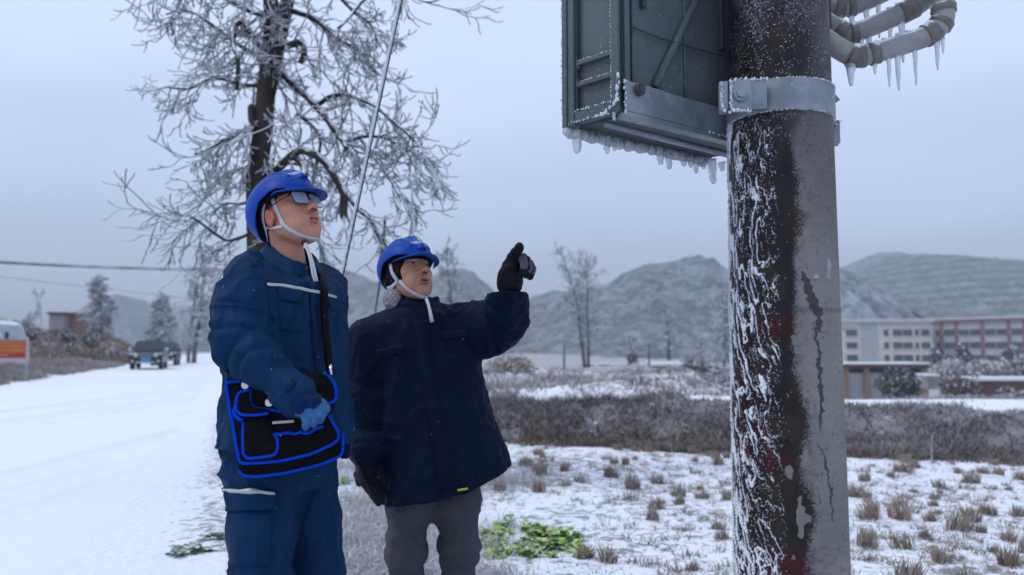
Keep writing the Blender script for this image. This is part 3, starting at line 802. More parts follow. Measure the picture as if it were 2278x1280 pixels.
def car(label, loc, heading, paint, pickup=True):
    t = thing('pickup_truck' if pickup else 'parked_car', label, 'truck' if pickup else 'car', loc)
    t.rotation_euler = (0, 0, heading)
    h = .92; L0, L1 = -2.6, 2.6
    mb = MB()                                    # lower body: side outline pushed across the width, nose and flanks tapered
    prof = [(L0, .50), (L0, 1.05), (-.95, 1.08), (1.15, 1.10), (2.25, 1.02), (2.52, .90), (L1, .62), (2.5, .42), (-2.45, .42)]
    for w, k in ((h, 0), (h * .955, 1)):
        pass
    n = len(prof); vs = []
    for x, sc in ((-h, 0), (-h * .9, 1), (h * .9, 1), (h, 0)):
        for (y, z) in prof: vs.append((x, y * (.985 if sc == 0 else 1), z - (.05 if sc == 0 and z > .85 else 0)))
    fs = [tuple(range(n - 1, -1, -1)), tuple(range(3 * n, 4 * n))]
    for q in range(3):
        for i in range(n): fs.append((q * n + i, q * n + (i + 1) % n, (q + 1) * n + (i + 1) % n, (q + 1) * n + i))
    mb.add(vs, fs); lb(mb, 'body', paint, t, False, .03)
    y0 = -.95 if pickup else -2.3
    mb = MB(); b = [(-.86, y0, 1.07), (.86, y0, 1.07), (.86, 1.18, 1.07), (-.86, 1.18, 1.07)]; tp = [(-.68, y0 + .1, 1.74), (.68, y0 + .1, 1.74), (.68, .35, 1.74), (-.68, .35, 1.74)]
    mb.hexa(b + tp); lb(mb, 'cabin', paint, t, False, .05)
    mb = MB(); g = lambda s, f: (s * (.80 - .14 * f), 1.185 - .83 * f, 1.10 + .64 * f)
    mb.prism([g(-1, .02), g(1, .02), g(1, .90), g(-1, .90)], (0, .035, .03)); lb(mb, 'windscreen', M_CGLASS, t)
    for sx in (-1, 1):
        mb = MB(); mb.prism([(sx * .865, .85, 1.14), (sx * .865, y0 + .2, 1.14), (sx * .735, y0 + .25, 1.64), (sx * .735, .32, 1.64)], (sx * .02, 0, 0)); lb(mb, 'side_window', M_CGLASS, t)
        mb = MB(); mb.box((sx * 1.02, .95, 1.2), (.2, .12, .2)); lb(mb, 'wing_mirror', M_CHROME if pickup else paint, t, False, .04)
        mb = MB(); mb.hexa([(sx * .46, 2.53, .80), (sx * .88, 2.42, .80), (sx * .88, 2.5, .76), (sx * .46, 2.6, .76), (sx * .46, 2.45, .95), (sx * .88, 2.36, .97), (sx * .88, 2.46, .93), (sx * .46, 2.55, .90)])
        lb(mb, 'headlight', M_LAMP, t)
        for yy in (1.65, -1.65): wheel(t, sx * .78, yy)
        mb = MB(); mb.tube([(sx * .7, 2.66, .50), (sx * .7, 2.70, .50)], .07, 10); lb(mb, 'fog_light', M_LAMP, t, True)
    mb = MB(); mb.box((0, 2.56, .80), (.86, .1, .22)); gr = lb(mb, 'grille', M_BLACK, t, False, .02)
    mb = MB()
    for q in range(3): mb.box((0, 2.615, .74 + .06 * q), (.78, .03, .018))
    lb(mb, 'bar', M_CHROME, gr)
    mb = MB(); mb.box((0, 2.58, .56), (1.8, .2, .36)); bp_ = lb(mb, 'bumper', M_BLACK, t, False, .04)
    mb = MB(); mb.box((0, 2.66, .44), (1.0, .1, .07)); lb(mb, 'skid_plate', M_CHROME, bp_)
    mb = MB(); mb.box((-.02, 2.70, .62), (.52, .02, .2)); pl = lb(mb, 'number_plate', M_PLATE, t)
    return t
Y = 49.5; X = (336 - CX) / FPX * Y
car('dark grey pickup truck with blue number plate on the snowy road', (X, Y, .01), R(180 + 19.5), M_PAINT)
Y = 61.0; X = (372 - CX) / FPX * Y
car('black car half hidden behind the dark pickup', (X, Y, .01), R(180 + 19), M_PAINT2, False)

# minibus seen from its side, nose to the right
M_VANW = mat('white_van_paint', (.62, .64, .68), .4, coat=.4)
M_VANY = mat('yellow_van_paint', (.62, .36, .06), .45, coat=.4)
M_VGLASS = mat('van_glass', (.22, .30, .34), .12, col2=(.30, .36, .40), nscale=1.5)
Y = 36.0; fr = P(8, 790, Y).x; zg = 0.0
t = thing('minibus', 'white and yellow minibus behind the red banner at the left edge', 'bus', (fr - 3, Y, g1(fr - 3, Y)))
mb = MB(); prof = [(fr - 6, .45), (fr - .05, .45), (fr, .9), (fr - .1, 1.62), (fr - .42, 2.38), (fr - .75, 2.52), (fr - 6, 2.56)]
mb.prism([(x, Y, z) for x, z in prof], (0, 1.95, 0)); mb.build('body', M_VANW, t, False, .05)
mb = MB(); mb.box((fr - 3.1, Y - .012, 1.18), (5.6, .03, .66)); mb.build('side_stripe', M_VANY, t)
mb = MB(); mb.prism([(x, Y - .015, z) for x, z in [(fr - 1.0, 1.66), (fr - .16, 1.66), (fr - .44, 2.28), (fr - 1.0, 2.30)]], (0, .03, 0)); mb.build('window', M_VGLASS, t)
mb = MB(); mb.prism([(x, Y - .015, z) for x, z in [(fr - 2.1, 1.66), (fr - 1.22, 1.66), (fr - 1.22, 2.30), (fr - 2.1, 2.30)]], (0, .03, 0)); mb.build('window', M_CGLASS, t)
mb = MB(); mb.prism([(x, Y - .015, z) for x, z in [(fr - 3.4, 1.66), (fr - 2.3, 1.66), (fr - 2.3, 2.30), (fr - 3.4, 2.30)]], (0, .03, 0)); mb.build('window', M_CGLASS, t)
mb = MB(); mb.box((fr - 1.11, Y - .02, 1.98), (.17, .04, .64)); mb.build('pillar', M_VANY, t)
mb = MB(); mb.prism([(fr - .075, Y + .12, 1.60), (fr - .075, Y + 1.83, 1.60), (fr - .395, Y + 1.78, 2.32), (fr - .395, Y + .17, 2.32)], (.02, 0, .012)); mb.build('windscreen', M_VGLASS, t)
mb = MB(); mb.box((fr - 3.0, Y + .5, 2.66), (4.2, .04, .05)); mb.box((fr - 3.0, Y + 1.5, 2.66), (4.2, .04, .05))
for k in range(6): mb.box((fr - 4.9 + k * .76, Y + 1.0, 2.63), (.04, 1.06, .05))
mb.build('roof_rack', M_VANY, t)
mb = MB(); mb.box((fr + .17, Y - .1, 1.78), (.12, .12, .42)); mb.beam((fr - .02, Y, 1.9), (fr + .15, Y - .08, 1.9), .04, .04); mb.build('wing_mirror', M_BLACK, t, False, .02)
for wx in (fr - 1.1, fr - 4.6):
    mb = MB(); mb.tube([(wx, Y - .02, .34), (wx, Y + .22, .34)], .34, 18); wo = mb.build('wheel', M_TYRE, t, True)
    mb = MB(); mb.tube([(wx, Y - .04, .34), (wx, Y + .02, .34)], .2, 12); mb.build('rim', M_CHROME, wo)

M_BANO = mat('orange_banner', (.52, .13, .03), .6, col2=(.42, .09, .025), nscale=2)
M_BANR = mat('red_banner', (.42, .03, .03), .6)
M_BANY = mat('yellow_lettering', (.72, .40, .08), .6)
M_GALV = mat('galvanised_pole', (.40, .41, .42), .5, metal=.6)
Y = 30.0; A, B = P(-170, 797, Y), P(58.5, 757, Y)
t = thing('banner', 'orange and red banner with rows of yellow characters before the minibus', 'banner', (B.x, Y, g1(B.x, Y)))
zs = A.z + (B.z - A.z) * .28
mb = MB(); mb.box(((A.x + B.x) / 2, Y, (zs + B.z) / 2), (B.x - A.x, .03, B.z - zs)); mb.build('panel', M_BANO, t)
mb = MB(); mb.box(((A.x + B.x) / 2, Y, (A.z + zs) / 2), (B.x - A.x, .03, zs - A.z)); mb.build('lower_panel', M_BANR, t)
mb = MB()
for za, zb_ in ((A.z - .035, A.z - .002), (B.z + .002, B.z + .035)): mb.box(((A.x + B.x) / 2, Y, (za + zb_) / 2), (B.x - A.x + .1, .05, .033))
mb.build('frame', M_GALV, t)
for x in (A.x + .1, B.x + .035):
    mb = MB(); mb.tube([(x, Y + .03, g1(x, Y) - .2), (x, Y + .03, B.z + .1)], .035, 8); mb.build('post', M_GALV, t, True)
rnd = random.Random(3)
def glyph(mb, cx, cz, s):       # one character too small to read: a few strokes in a square
    for k in range(3): mb.box((cx + rnd.uniform(-.1, .1) * s, Y - .018, cz + (k - 1) * s * .33), (s * rnd.uniform(.5, .95), .008, s * .13))
    mb.box((cx + rnd.uniform(-.25, .25) * s, Y - .0175, cz), (s * .13, .008, s * .95))
for r_, zc in enumerate((.86, .655, .43)):
    mb = MB(); zz = A.z + (B.z - A.z) * zc
    for k in range(28): glyph(mb, B.x - .16 - k * .135, zz, .085)
    mb.build('lettering', M_BANY, t)
mb = MB()
for k in range(26): glyph(mb, B.x - .66 - k * .085, A.z + (B.z - A.z) * .17, .055)
mb.build('lettering', M_PALE, t)
# ================================================================== THE POLE, ITS CABINET, CONDUITS AND GUY WIRE
AX, AY = .766, 2.233
DL = math.hypot(AX, AY)
TO = np.array([-AX / DL, -AY / DL]); RT = np.array([AY / DL, -AX / DL])      # towards the photographer, and to his right
def rpole(z): return .1455 - (np.asarray(z) - 1.2) / 150.0
da = np.concatenate([np.linspace(-1.75, 1.75, 330), np.linspace(1.75, 2 * math.pi - 1.75, 60)[1:-1]])
zz = np.concatenate([np.linspace(-.2, .42, 30)[:-1], np.arange(.42, 2.42, .00185), np.linspace(2.43, 6.6, 60)])
AA, ZZ = np.meshgrid(da, zz, indexing='ij'); sh = AA.shape
sa = np.where(np.abs(AA) <= math.pi / 2, np.sin(AA), np.where(AA < math.pi, 1.0 + (AA - math.pi / 2), -1.0 - (-AA - math.pi / 2)))
sa = np.where(AA > math.pi, np.clip(1 + (AA - math.pi / 2), 1, 2) * 0 - 1.2, sa)
ss = .5 + .5 * sa
rr = rpole(ZZ)
base3 = np.stack([AX + rr * (np.cos(AA) * TO[0] + np.sin(AA) * RT[0]), AY + rr * (np.cos(AA) * TO[1] + np.sin(AA) * RT[1]), ZZ], -1).reshape(-1, 3)
arc = (AA * .145).ravel(); zf = ZZ.ravel(); sf = ss.ravel(); py = proj(base3)[1]; py = np.where(np.isfinite(py), py, 600)
def N2(su, sv, o=3, k=0.0, shear=0.0, ph=0.0):
    return fbm(np.stack([(arc - shear * zf) * su + ph, zf * sv + ph * 1.7, np.full(arc.size, k)], 1), o)
n_lo = N2(16, 9, 4, 3.3); n_hi = N2(90, 60, 3, 8.1); n_gr = N2(380, 380, 2, 2.2)
bnd = np.interp(py, [0, 150, 250, 300, 414, 504, 583, 684, 837, 931, 1032, 1137, 1250, 1400], [1.6, 1.3, .80, .60, .63, .66, .62, .585, .615, .655, .605, .675, .64, .66])
edge = bnd + (n_lo - .5) * .16 + (n_hi - .5) * .05
wet = 1 - sstep(-.030, .030, sf - edge + .11 * (n_gr - .5) + .05 * (n_hi - .5))
soft = 1 - sstep(-.20, .12, sf - edge); wet = np.where(py < 330, wet * sstep(240, 330, py) + soft * (1 - sstep(240, 330, py)), wet)
# trickles that run down the dry concrete
def crack(pts, w, ph):
    xs_ = np.interp(py, [q[1] for q in pts], [q[0] for q in pts], left=-9, right=-9)
    tp = np.clip((py - pts[0][1]) / 45, 0, 1) * np.clip((pts[-1][1] - py) / 60, 0, 1)
    return (np.abs(sf - xs_ - (N2(30, 70, 3, ph) - .5) * .06) < w * tp ** .6 * (.1 + 1.7 * N2(34, 120, 3, ph + 4))) & (py > pts[0][1]) & (py < pts[-1][1])
ck = crack([(.66, 600), (.73, 660), (.79, 705), (.78, 740)], .045, 1.0) | crack([(.745, 720), (.78, 800), (.785, 860), (.77, 965)], .017, 2.0) | crack([(.75, 985), (.80, 1020), (.83, 1060), (.84, 1110), (.855, 1165)], .010, 3.0) | crack([(.66, 1085), (.72, 1088), (.75, 1120), (.70, 1130)], .008, 4.0)
holes = (N2(40, 26, 3, 6.0) > .66) & (sf > edge - .12) & (py > 640)
wet = np.clip(np.where(holes, wet * .15, wet), 0, 1); wet = np.maximum(wet, ck * .8)
mott = sstep(.50, .68, N2(55, 45, 4, 70.0)) * np.exp(-np.clip(sf - edge, 0, 1) / .07) * (sf > edge); wet = np.maximum(wet, .55 * mott)
lines = N2(6, 190, 3, 12.0); blot = N2(10, 5, 4, 14.0)
conc = np.array([.178, .172, .166])[None] * (0.66 + .22 * lines + .45 * blot)[:, None]
conc = conc * (1 - .30 * sstep(640, 300, py))[:, None] * (.92 + .16 * n_gr)[:, None]
pits = sstep(.72, .80, N2(130, 130, 2, 71.0)); conc *= (1 - .35 * pits)[:, None]; conc = conc * (np.array([1.03, 1.0, .96])[None] * sstep(.35, .65, N2(7, 4, 3, 72.0))[:, None] * .22 + .86)
conc *= (1 - .28 * np.exp(-((py - 690) / 8) ** 2))[:, None]
dark = np.array([.010, .0085, .0085])[None] * (.55 + 1.1 * N2(22, 12, 4, 20.0))[:, None]
brown = np.array([.026, .019, .014])[None]; bm = sstep(.45, .7, N2(26, 14, 4, 21.0))[:, None] * .6; dark = dark * (1 - bm) + brown * bm
def redpatch(x0, x1, y0, y1, f):
    return f * np.exp(-((sf - (x0 + x1) / 2) / ((x1 - x0) / 2)) ** 4 - ((py - (y0 + y1) / 2) / ((y1 - y0) / 2)) ** 4) * sstep(.35, .6, N2(40, 30, 3, 30.0))
rd = redpatch(.28, .66, 700, 765, 1) + redpatch(.0, .35, 925, 1050, .9) + redpatch(.30, .62, 1015, 1060, .8) + redpatch(.25, .66, 1225, 1330, 1) + redpatch(0, .3, 700, 900, .55) + redpatch(0, .25, 1200, 1300, .6) + redpatch(-.1, 1, -40, 90, .10)
rd = np.clip(rd, 0, 1)[:, None]; dark = dark * (1 - rd) + np.array([.040, .004, .008])[None] * rd
fr_ = ((N2(60, 130, 2, 33.0) > .62) & (sf > .72) & (sf < .95) & (((py > 715) & (py < 755)) | ((py > 1215) & (py < 1290))))[:, None]
conc = np.where(fr_, np.array([.16, .05, .07])[None] * .5 + conc * .5, conc)
colp = conc * (1 - wet[:, None]) + dark * wet[:, None]
# rime: a net of frozen ridges slanting down from the weather side
shr = .12 + .30 * sstep(600, 1100, py)
q1 = np.stack([(arc + shr * 0 - np.interp(py, [0, 600, 1300], [0.0, .02, .24])) * 52 + 2.6 * (n_lo - .5), zf * 17 + 1.0 * (n_hi - .5), np.full(arc.size, 40.0)], 1)
r1 = np.abs(fbm(q1, 3, .4) * 2 - 1); q2 = q1 * np.array([2.1, 2.4, 1]) + 9; r2_ = np.abs(fbm(q2, 2) * 2 - 1)
lim = np.interp(sf, [-.3, .0, .06, .20, .30, .40, .48], [.32, .20, .115, .095, .07, .035, 0.0])
lim = lim * sstep(235, 300, py) * (.55 + .9 * N2(11, 7, 3, 44.0))
veins = np.maximum(1 - sstep(lim * .55, lim + 1e-4, r1), .75 * (1 - sstep(lim * .20, lim * .46 + 1e-4, r2_)))
veins *= sstep(0.0, .02, lim)
veins *= sstep(.30, .46, N2(300, 260, 2, 46.0) + .10) * sstep(.22, .42, N2(26, 20, 2, 47.0) + .10 + .2 * (sf < .05))
top = sstep(330, 200, py)
spk = (n_gr > np.interp(py, [0, 150, 240, 420, 700, 1280], [.80, .79, .80, .845, .87, .885]) - .05 * np.exp(-((sf - .25) / .25) ** 2) + .04 * (1 - wet)).astype(float) * (.35 + .65 * n_hi) * (sf < .98)
haz = .20 * top * sstep(.35, .75, N2(14, 8, 4, 50.0)) * sstep(.45, .7, n_gr) + .10 * top * sstep(.6, 1.0, sf) * n_gr
dome = sstep(.80, .88, N2(22, 16, 2, 55.0)) * (sf > .66) * (py > 330) * (py < 620) * .5
rime = np.clip(np.maximum.reduce([veins, spk, haz, dome]), 0, 1)
wc = np.array([.66, .70, .76])[None]
colp = colp * (1 - rime[:, None]) + wc * rime[:, None]
rough = np.clip(.34 * wet + .80 * (1 - wet) + .45 * rime, 0, .95)
dispv = .0042 * veins * (.4 + n_gr) + .0011 * spk + .0006 * (n_hi - .5) + .0004 * (lines - .5) * (1 - wet) + .006 * sstep(.06, -.05, sf) * n_gr * sstep(240, 300, py)
nv = np.stack([np.cos(AA) * TO[0] + np.sin(AA) * RT[0], np.cos(AA) * TO[1] + np.sin(AA) * RT[1], AA * 0], -1).reshape(-1, 3)
Vp = base3 + nv * dispv[:, None]
na, nz_ = sh; Ii = np.arange(na * nz_).reshape(sh); I2 = np.concatenate([Ii, Ii[:1]], 0)
Fp = np.stack([I2[:-1, :-1].ravel(), I2[1:, :-1].ravel(), I2[1:, 1:].ravel(), I2[:-1, 1:].ravel()], 1)
M_POLE = mat('rimed_concrete', (.3, .3, .3), .6, attr=True, attr_rough=True, spec=.22, bump=.25, bscale=420, bdist=.0015)
t_pole = thing('utility_pole', 'thick concrete utility pole, black with wet and rimed white along its left side', 'pole', (AX, AY, -.1))
npmesh('shaft', Vp, Fp, M_POLE, t_pole, True, np.concatenate([colp, rough[:, None]], 1).astype(np.float32))

M_GAL = mat('galvanised_steel', (.25, .285, .32), .5, metal=.5, col2=(.16, .185, .21), nscale=9, detail=8, bump=.15, bscale=90, bdist=.002, speck=(240, .70, .74, (.62, .66, .70)))
M_CAB = mat('grey_green_enamel', (.088, .108, .112), .5, spec=.3, col2=(.070, .086, .090), nscale=4, speck=(170, .685, .72, (.40, .44, .47)), bump=.08, bscale=30, bdist=.003)
M_CABD = mat('dark_enamel', (.046, .057, .061), .5, spec=.3, col2=(.036, .045, .049), nscale=5, speck=(200, .72, .75, (.36, .40, .43)))
M_RIME = mat('rime', (.66, .70, .76), .75, col2=(.5, .54, .60), nscale=60, bump=.6, bscale=300, bdist=.003)
M_ICE = mat('ice', (.74, .80, .88), .22, trans=.55, ior=1.31, col2=(.82, .86, .92), nscale=25, bump=.5, bscale=45, bdist=.004)
M_PVC = mat('grey_conduit', (.27, .265, .262), .5, col2=(.19, .187, .184), nscale=9, snow=.10, bump=.08, bscale=40, speck=(90, .72, .78, (.55, .58, .6)))
M_PVCD = mat('weathered_coupling', (.16, .152, .135), .6, col2=(.11, .105, .085), nscale=16, snow=.14)
RN = random.Random(4)
def rime_line(name, pts, r, parent, step=.0045, jit=.9):
    """crust of rime grains along an edge"""
    mb = MB()
    for a, b in zip(pts[:-1], pts[1:]):
        a, b = Vector(a), Vector(b); n = max(1, int((b - a).length / step))
        for i in range(n):
            p = a.lerp(b, (i + RN.random()) / n); q = r * RN.uniform(.35, 1.25)
            mb.ball(p + Vector((RN.uniform(-1, 1), RN.uniform(-1, 1), RN.uniform(-.6, 1))) * r * jit, (q, q, q * RN.uniform(.8, 1.6)), 5, 4)
    return mb.build(name, M_RIME, parent, True)
def icicle(parent, p, L, r, blunt=.25, flat=1.0, lean=(0, 0), name='icicle'):
    mb = MB(); n = 10; pts, rad = [], []
    for i in range(n + 1):
        f = i / n; pts.append(Vector(p) + Vector((lean[0] * f + RN.uniform(-.08, .08) * r, lean[1] * f + RN.uniform(-.08, .08) * r, -L * f)))
        rad.append(r * (1 - (1 - blunt) * f) * RN.uniform(.86, 1.14))
    rad[-1] *= .5; mb.tube(pts, rad, 9, flat=flat, up=(.2, 1, 0))
    return mb.build(name, M_ICE, parent, True)

# ---- clamp round the pole
t_cl = thing('pole_clamp', 'galvanised clamp band bolted round the concrete pole', 'clamp', (AX, AY, 1.87))
def ring(mb, z0, z1, r0, r1, n=72):
    vs, fs = [], []
    for i in range(n):
        a = 2 * math.pi * i / n; c, s = math.cos(a), math.sin(a)
        for r, z in ((r0, z0), (r1, z0), (r1, z1), (r0, z1)): vs.append((AX + c * r, AY + s * r, z))
    for i in range(n):
        j = (i + 1) % n
        for k in range(4): fs.append((i * 4 + k, j * 4 + k, j * 4 + (k + 1) % 4, i * 4 + (k + 1) % 4))
    mb.add(vs, fs)
zb0, zb1 = P(1740, 242, 2.085).z, P(1740, 171, 2.085).z
mb = MB(); ring(mb, zb0, zb1, float(rpole(1.88)) - .004, float(rpole(1.88)) + .0075); band = mb.build('band', M_GAL, t_cl, True, .0015)
for p_ in band.data.polygons: p_.use_smooth = True
mb = MB()
for zc_, cn in ((zb1, 320), (zb0, 120)):
    mb = MB()
    for i in range(cn):
        a = RN.uniform(2.9, 6.3); r = float(rpole(1.88)) + RN.uniform(.000, .008); q = RN.uniform(.0010, .0026); mb.ball((AX + math.cos(a) * r, AY + math.sin(a) * r, zc_), q, 5, 4)
    mb.build('rime_crust', M_RIME, band, True)
def cambox(mb, px0, px1, py0, py1, Y, dep, yaw=0.0):
    a, b = P(px0, py1, Y), P(px1, py0, Y); c = (a + b) / 2; c.y += dep / 2
    mb.box(c, (b.x - a.x, dep, b.z - a.z), Matrix.Rotation(yaw, 3, 'Z'))
mb = MB(); cambox(mb, 1626, 1672, 177, 245, 2.075, .014, R(-12)); lug = mb.build('lug', M_GAL, t_cl, False, .003)
mb = MB(); cambox(mb, 1668, 1706, 176, 243, 2.082, .02, R(-4)); mb.build('lug_flange', M_GAL, t_cl, False, .003)
mb = MB(); cambox(mb, 1605, 1624, 180, 244, 2.085, .05, R(-12)); mb.build('lug', M_GAL, t_cl, False, .004)
c = P(1651, 206, 2.055); mb = MB(); mb.tube([c, c + Vector((0, .02, 0))], [.0135, .0135], 6); mb.tube([c + Vector((0, .008, 0)), c + Vector((0, .022, 0))], .019, 16); mb.build('bolt', M_GAL, t_cl, False, .0015)
a, b, c_, d_ = P(1626, 177, 2.07), P(1706, 175, 2.078), P(1627, 246, 2.07), P(1672, 247, 2.072)
rime_line('rime_crust', [a, b], .0035, t_cl); rime_line('rime_crust', [c_, d_], .0032, t_cl); rime_line('rime_crust', [a, c_], .003, t_cl)
rime_line('rime_crust', [P(1606, 180, 2.08), P(1605, 244, 2.08)], .0032, t_cl); rime_line('rime_crust', [P(1606, 245, 2.08), P(1626, 250, 2.08)], .004, t_cl)
for (x0, x1, y0, y1, Yd) in ((1838, 1862, 222, 279, 2.31), (1838, 1872, 268, 318, 2.33)):
    mb = MB(); cambox(mb, x0, x1, y0, y1, Yd, .05, R(-14)); mb.build('rear_strap', M_GAL, t_cl, False, .003)
mb = MB(); p0, p1 = P(1846, 205, 2.30), P(1868, 223, 2.30); mb.prism([P(1842, 204, 2.29), P(1854, 205, 2.29), P(1869, 222, 2.29), P(1842, 222, 2.29)], (0, .05, 0)); mb.build('rear_strap', M_GAL, t_cl)
rime_line('rime_crust', [P(1852, 281, 2.32), P(1868, 276, 2.32), P(1873, 268, 2.32)], .003, t_cl)

# ---- meter cabinet hung on the far side of the pole
UB = Vector((.80, .60, 0)); UA = Vector((-.70, .71, 0)); NB = Vector((.60, -.80, 0)); NA = Vector((-.71, -.70, 0)).normalized()
C0 = Vector((.288, 2.058, 0)); DA, DB = .196, .60; Z0, Z1 = 1.822, 2.75
t_cab = thing('meter_cabinet', 'grey green steel cabinet hung beside the concrete pole, icicles along its bottom', 'cabinet', (.45, 2.3, Z0))
def pt(s, t_, z, o=0.0, on_=None): 
    v = C0 + UB * s + UA * t_; v.z = z
    if on_ is not None: v += on_ * o
    return v
mb = MB(); i_ = .012
mb.hexa([pt(i_, i_, Z0 + .012), pt(DB, i_, Z0 + .012), pt(DB, DA - i_, Z0 + .012), pt(i_, DA - i_, Z0 + .012)] + [pt(i_, i_, Z1), pt(DB, i_, Z1), pt(DB, DA - i_, Z1), pt(i_, DA - i_, Z1)])
mb.build('casing', M_CAB, t_cab)
def barA(mb, t0, t1, z0, z1, d0, d1):      # on the narrow side
    mb.hexa([pt(0, t0, z0, d1, NA), pt(0, t1, z0, d1, NA), pt(0, t1, z0, d0, NA), pt(0, t0, z0, d0, NA)] + [pt(0, t0, z1, d1, NA), pt(0, t1, z1, d1, NA), pt(0, t1, z1, d0, NA), pt(0, t0, z1, d0, NA)])
def barB(mb, s0, s1, z0, z1, d0, d1):
    mb.hexa([pt(s0, 0, z0, d0, NB), pt(s1, 0, z0, d0, NB), pt(s1, 0, z0, d1, NB), pt(s0, 0, z0, d1, NB)] + [pt(s0, 0, z1, d0, NB), pt(s1, 0, z1, d0, NB), pt(s1, 0, z1, d1, NB), pt(s0, 0, z1, d1, NB)])
mb = MB(); barA(mb, .001, .026, Z0 + .004, Z1, -.02, .010); barA(mb, .156, DA + .004, Z0 - .004, Z1, -.02, .012); barA(mb, .0265, .1555, Z0 + .002, Z0 + .034, -.02, .009)
fA = mb.build('side_frame', M_CAB, t_cab, False, .003)
mb = MB(); barA(mb, .150, .1555, Z0 + .036, Z1, -.018, .004); barA(mb, .176, .181, Z0 - .002, Z1, .013, .016); mb.build('side_rib', M_CABD, t_cab, False, .002)
mb = MB(); barA(mb, .027, .155, Z0 + .166, Z0 + .178, -.018, .004); mb.build('side_rib', M_CAB, t_cab, False, .002)
mb = MB(); barA(mb, .027, .155, Z0 + .105, Z0 + .117, -.018, .004); mb.build('side_rib', M_CAB, t_cab, False, .002)
for z in (Z0 + .16, Z0 + .122):
    mb = MB(); mb.ball(pt(0, .147, z, .0, NA), .006, 8, 6); mb.build('rivet', M_CABD, t_cab, True)
# broad side: recessed sheet with pressed ribs
mb = MB(); barB(mb, .012, .030, Z0 + .01, Z1, -.012, .006); mb.build('back_frame', M_CAB, t_cab, False, .002)
mb = MB(); barB(mb, .0001, .0095, Z0 + .02, Z1, -.004, .002); mb.build('seam', M_BLACK, t_cab)
mb = MB(); barB(mb, .048, .052, Z0 + .08, Z1, -.010, -.006); mb.build('back_seam', M_CABD, t_cab)
mb = MB(); mb.tube([pt(.135, .0, Z0 + .10, -.006, NB), pt(.36, 0, Z0 + .47, -.006, NB)], .013, 8); mb.build('diagonal_rib', M_CAB, t_cab, True)
mb = MB(); mb.tube([pt(.265, .0, Z0 + .08, -.009, NB), pt(.265, 0, Z1, -.009, NB)], .0055, 8); mb.build('vertical_rib', M_CAB, t_cab, True)
hz = [pt(.05, 0, Z0 + .245, -.002, NB), pt(.15, 0, Z0 + .236, -.002, NB), pt(.265, 0, Z0 + .245, .002, NB), pt(.36, 0, Z0 + .250, -.002, NB), pt(.56, 0, Z0 + .255, -.002, NB)]
mb = MB(); mb.tube(smooth_pts(hz, 1), .0028, 6); mb.build('horizontal_rib', M_CABD, t_cab, True)
for s, z in ((.085, Z0 + .30), (.42, Z0 + .30)):
    mb = MB(); barB(mb, s, s + .014, z - (.03 if s > .2 else -.01), Z0 + .50, -.012, .004); mb.build('hanger_strap', M_CABD, t_cab, False, .002)
# floor of the cabinet with its folded lip
mb = MB(); mb.hexa([pt(.02, .03, Z0 - .004), pt(DB, .03, Z0 - .004), pt(DB, DA - .02, Z0 - .002), pt(.02, DA - .02, Z0 - .002)] + [pt(.02, .03, Z0 + .011), pt(DB, .03, Z0 + .011), pt(DB, DA - .02, Z0 + .011), pt(.02, DA - .02, Z0 + .011)]); mb.build('floor', M_CABD, t_cab, False, .003)
mb = MB(); mb.tube([pt(-.005, DA - .012, Z0 + .003), pt(DB, DA - .012, Z0 + .001)], .013, 10); mb.build('floor_lip', M_CAB, t_cab, True)
mb = MB(); mb.tube([pt(.03, .085, Z0 - .006), pt(DB, .10, Z0 - .008)], .011, 8); mb.build('floor_rail', M_GAL, t_cab, True)
# rime on its edges
rime_line('rime_crust', [pt(0, .027, Z0 + .03, .008, NA), pt(0, .027, Z1 - .4, .008, NA)], .0018, t_cab)
rime_line('rime_crust', [pt(0, .155, Z0 + .036, .010, NA), pt(0, .03, Z0 + .036, .010, NA)], .0022, t_cab)
for dz in (.118, .179): rime_line('rime_crust', [pt(0, .15, Z0 + dz, .002, NA), pt(0, .028, Z0 + dz, .002, NA)], .0018, t_cab)
rime_line('rime_crust', [pt(0, .0, Z0 + .10, .012, NA), pt(0, .0, Z0 + .03, .014, NA), pt(0, .06, Z0 + .0, .012, NA)], .0042, t_cab)
rime_line('rime_crust', [pt(0, DA + .004, Z0, .010, NA), pt(0, DA + .004, Z1 - .4, .010, NA)], .0028, t_cab, .006)
rime_line('rime_crust', [pt(0, DA - .01, Z0 + .006, .010, NA), pt(0, .03, Z0 + .004, .010, NA)], .0028, t_cab, .005)
# ragged ice under the far lip and its icicles
mb = MB(); 
for i in range(150):
    s = RN.uniform(-.005, DB - .02); q = RN.uniform(.005, .013)
    mb.ball(pt(s, DA - .012 + RN.uniform(-.006, .006), Z0 - .011 - RN.uniform(0, .010)), (q * 1.4, q, q * 1.3), 6, 5)
mb.build('ice_fringe', M_ICE, t_cab, True)
for px, L, r, fl in ((1284, .052, .014, .8), (1302, .010, .007, 1), (1352, .040, .010, .7), (1330, .018, .008, 1), (1368, .03, .007, .8), (1425, .018, .009, 1), (1472, .040, .011, .6), (1492, .045, .010, .6), (1525, .036, .010, .6), (1540, .040, .009, .7), (1553, .046, .009, .6), (1570, .030, .010, .7), (1590, .070, .012, .6), (1612, .03, .010, .6), (1448, .014, .008, 1), (1400, .014, .007, 1)):
    u = (px - CX) / FPX; o = C0 + UA * (DA - .012); s = (u * o.y - o.x) / (UB.x - u * UB.y)
    icicle(t_cab, pt(s, DA - .012, Z0 - .004), L * RN.uniform(1.05, 1.35), r * 1.35, .5, fl, (.004, 0))
icicle(t_cab, P(1366, 242, 2.07), .032, .006, .7)
icicle(t_cab, P(1396, 250, 2.10), .022, .004, .5)
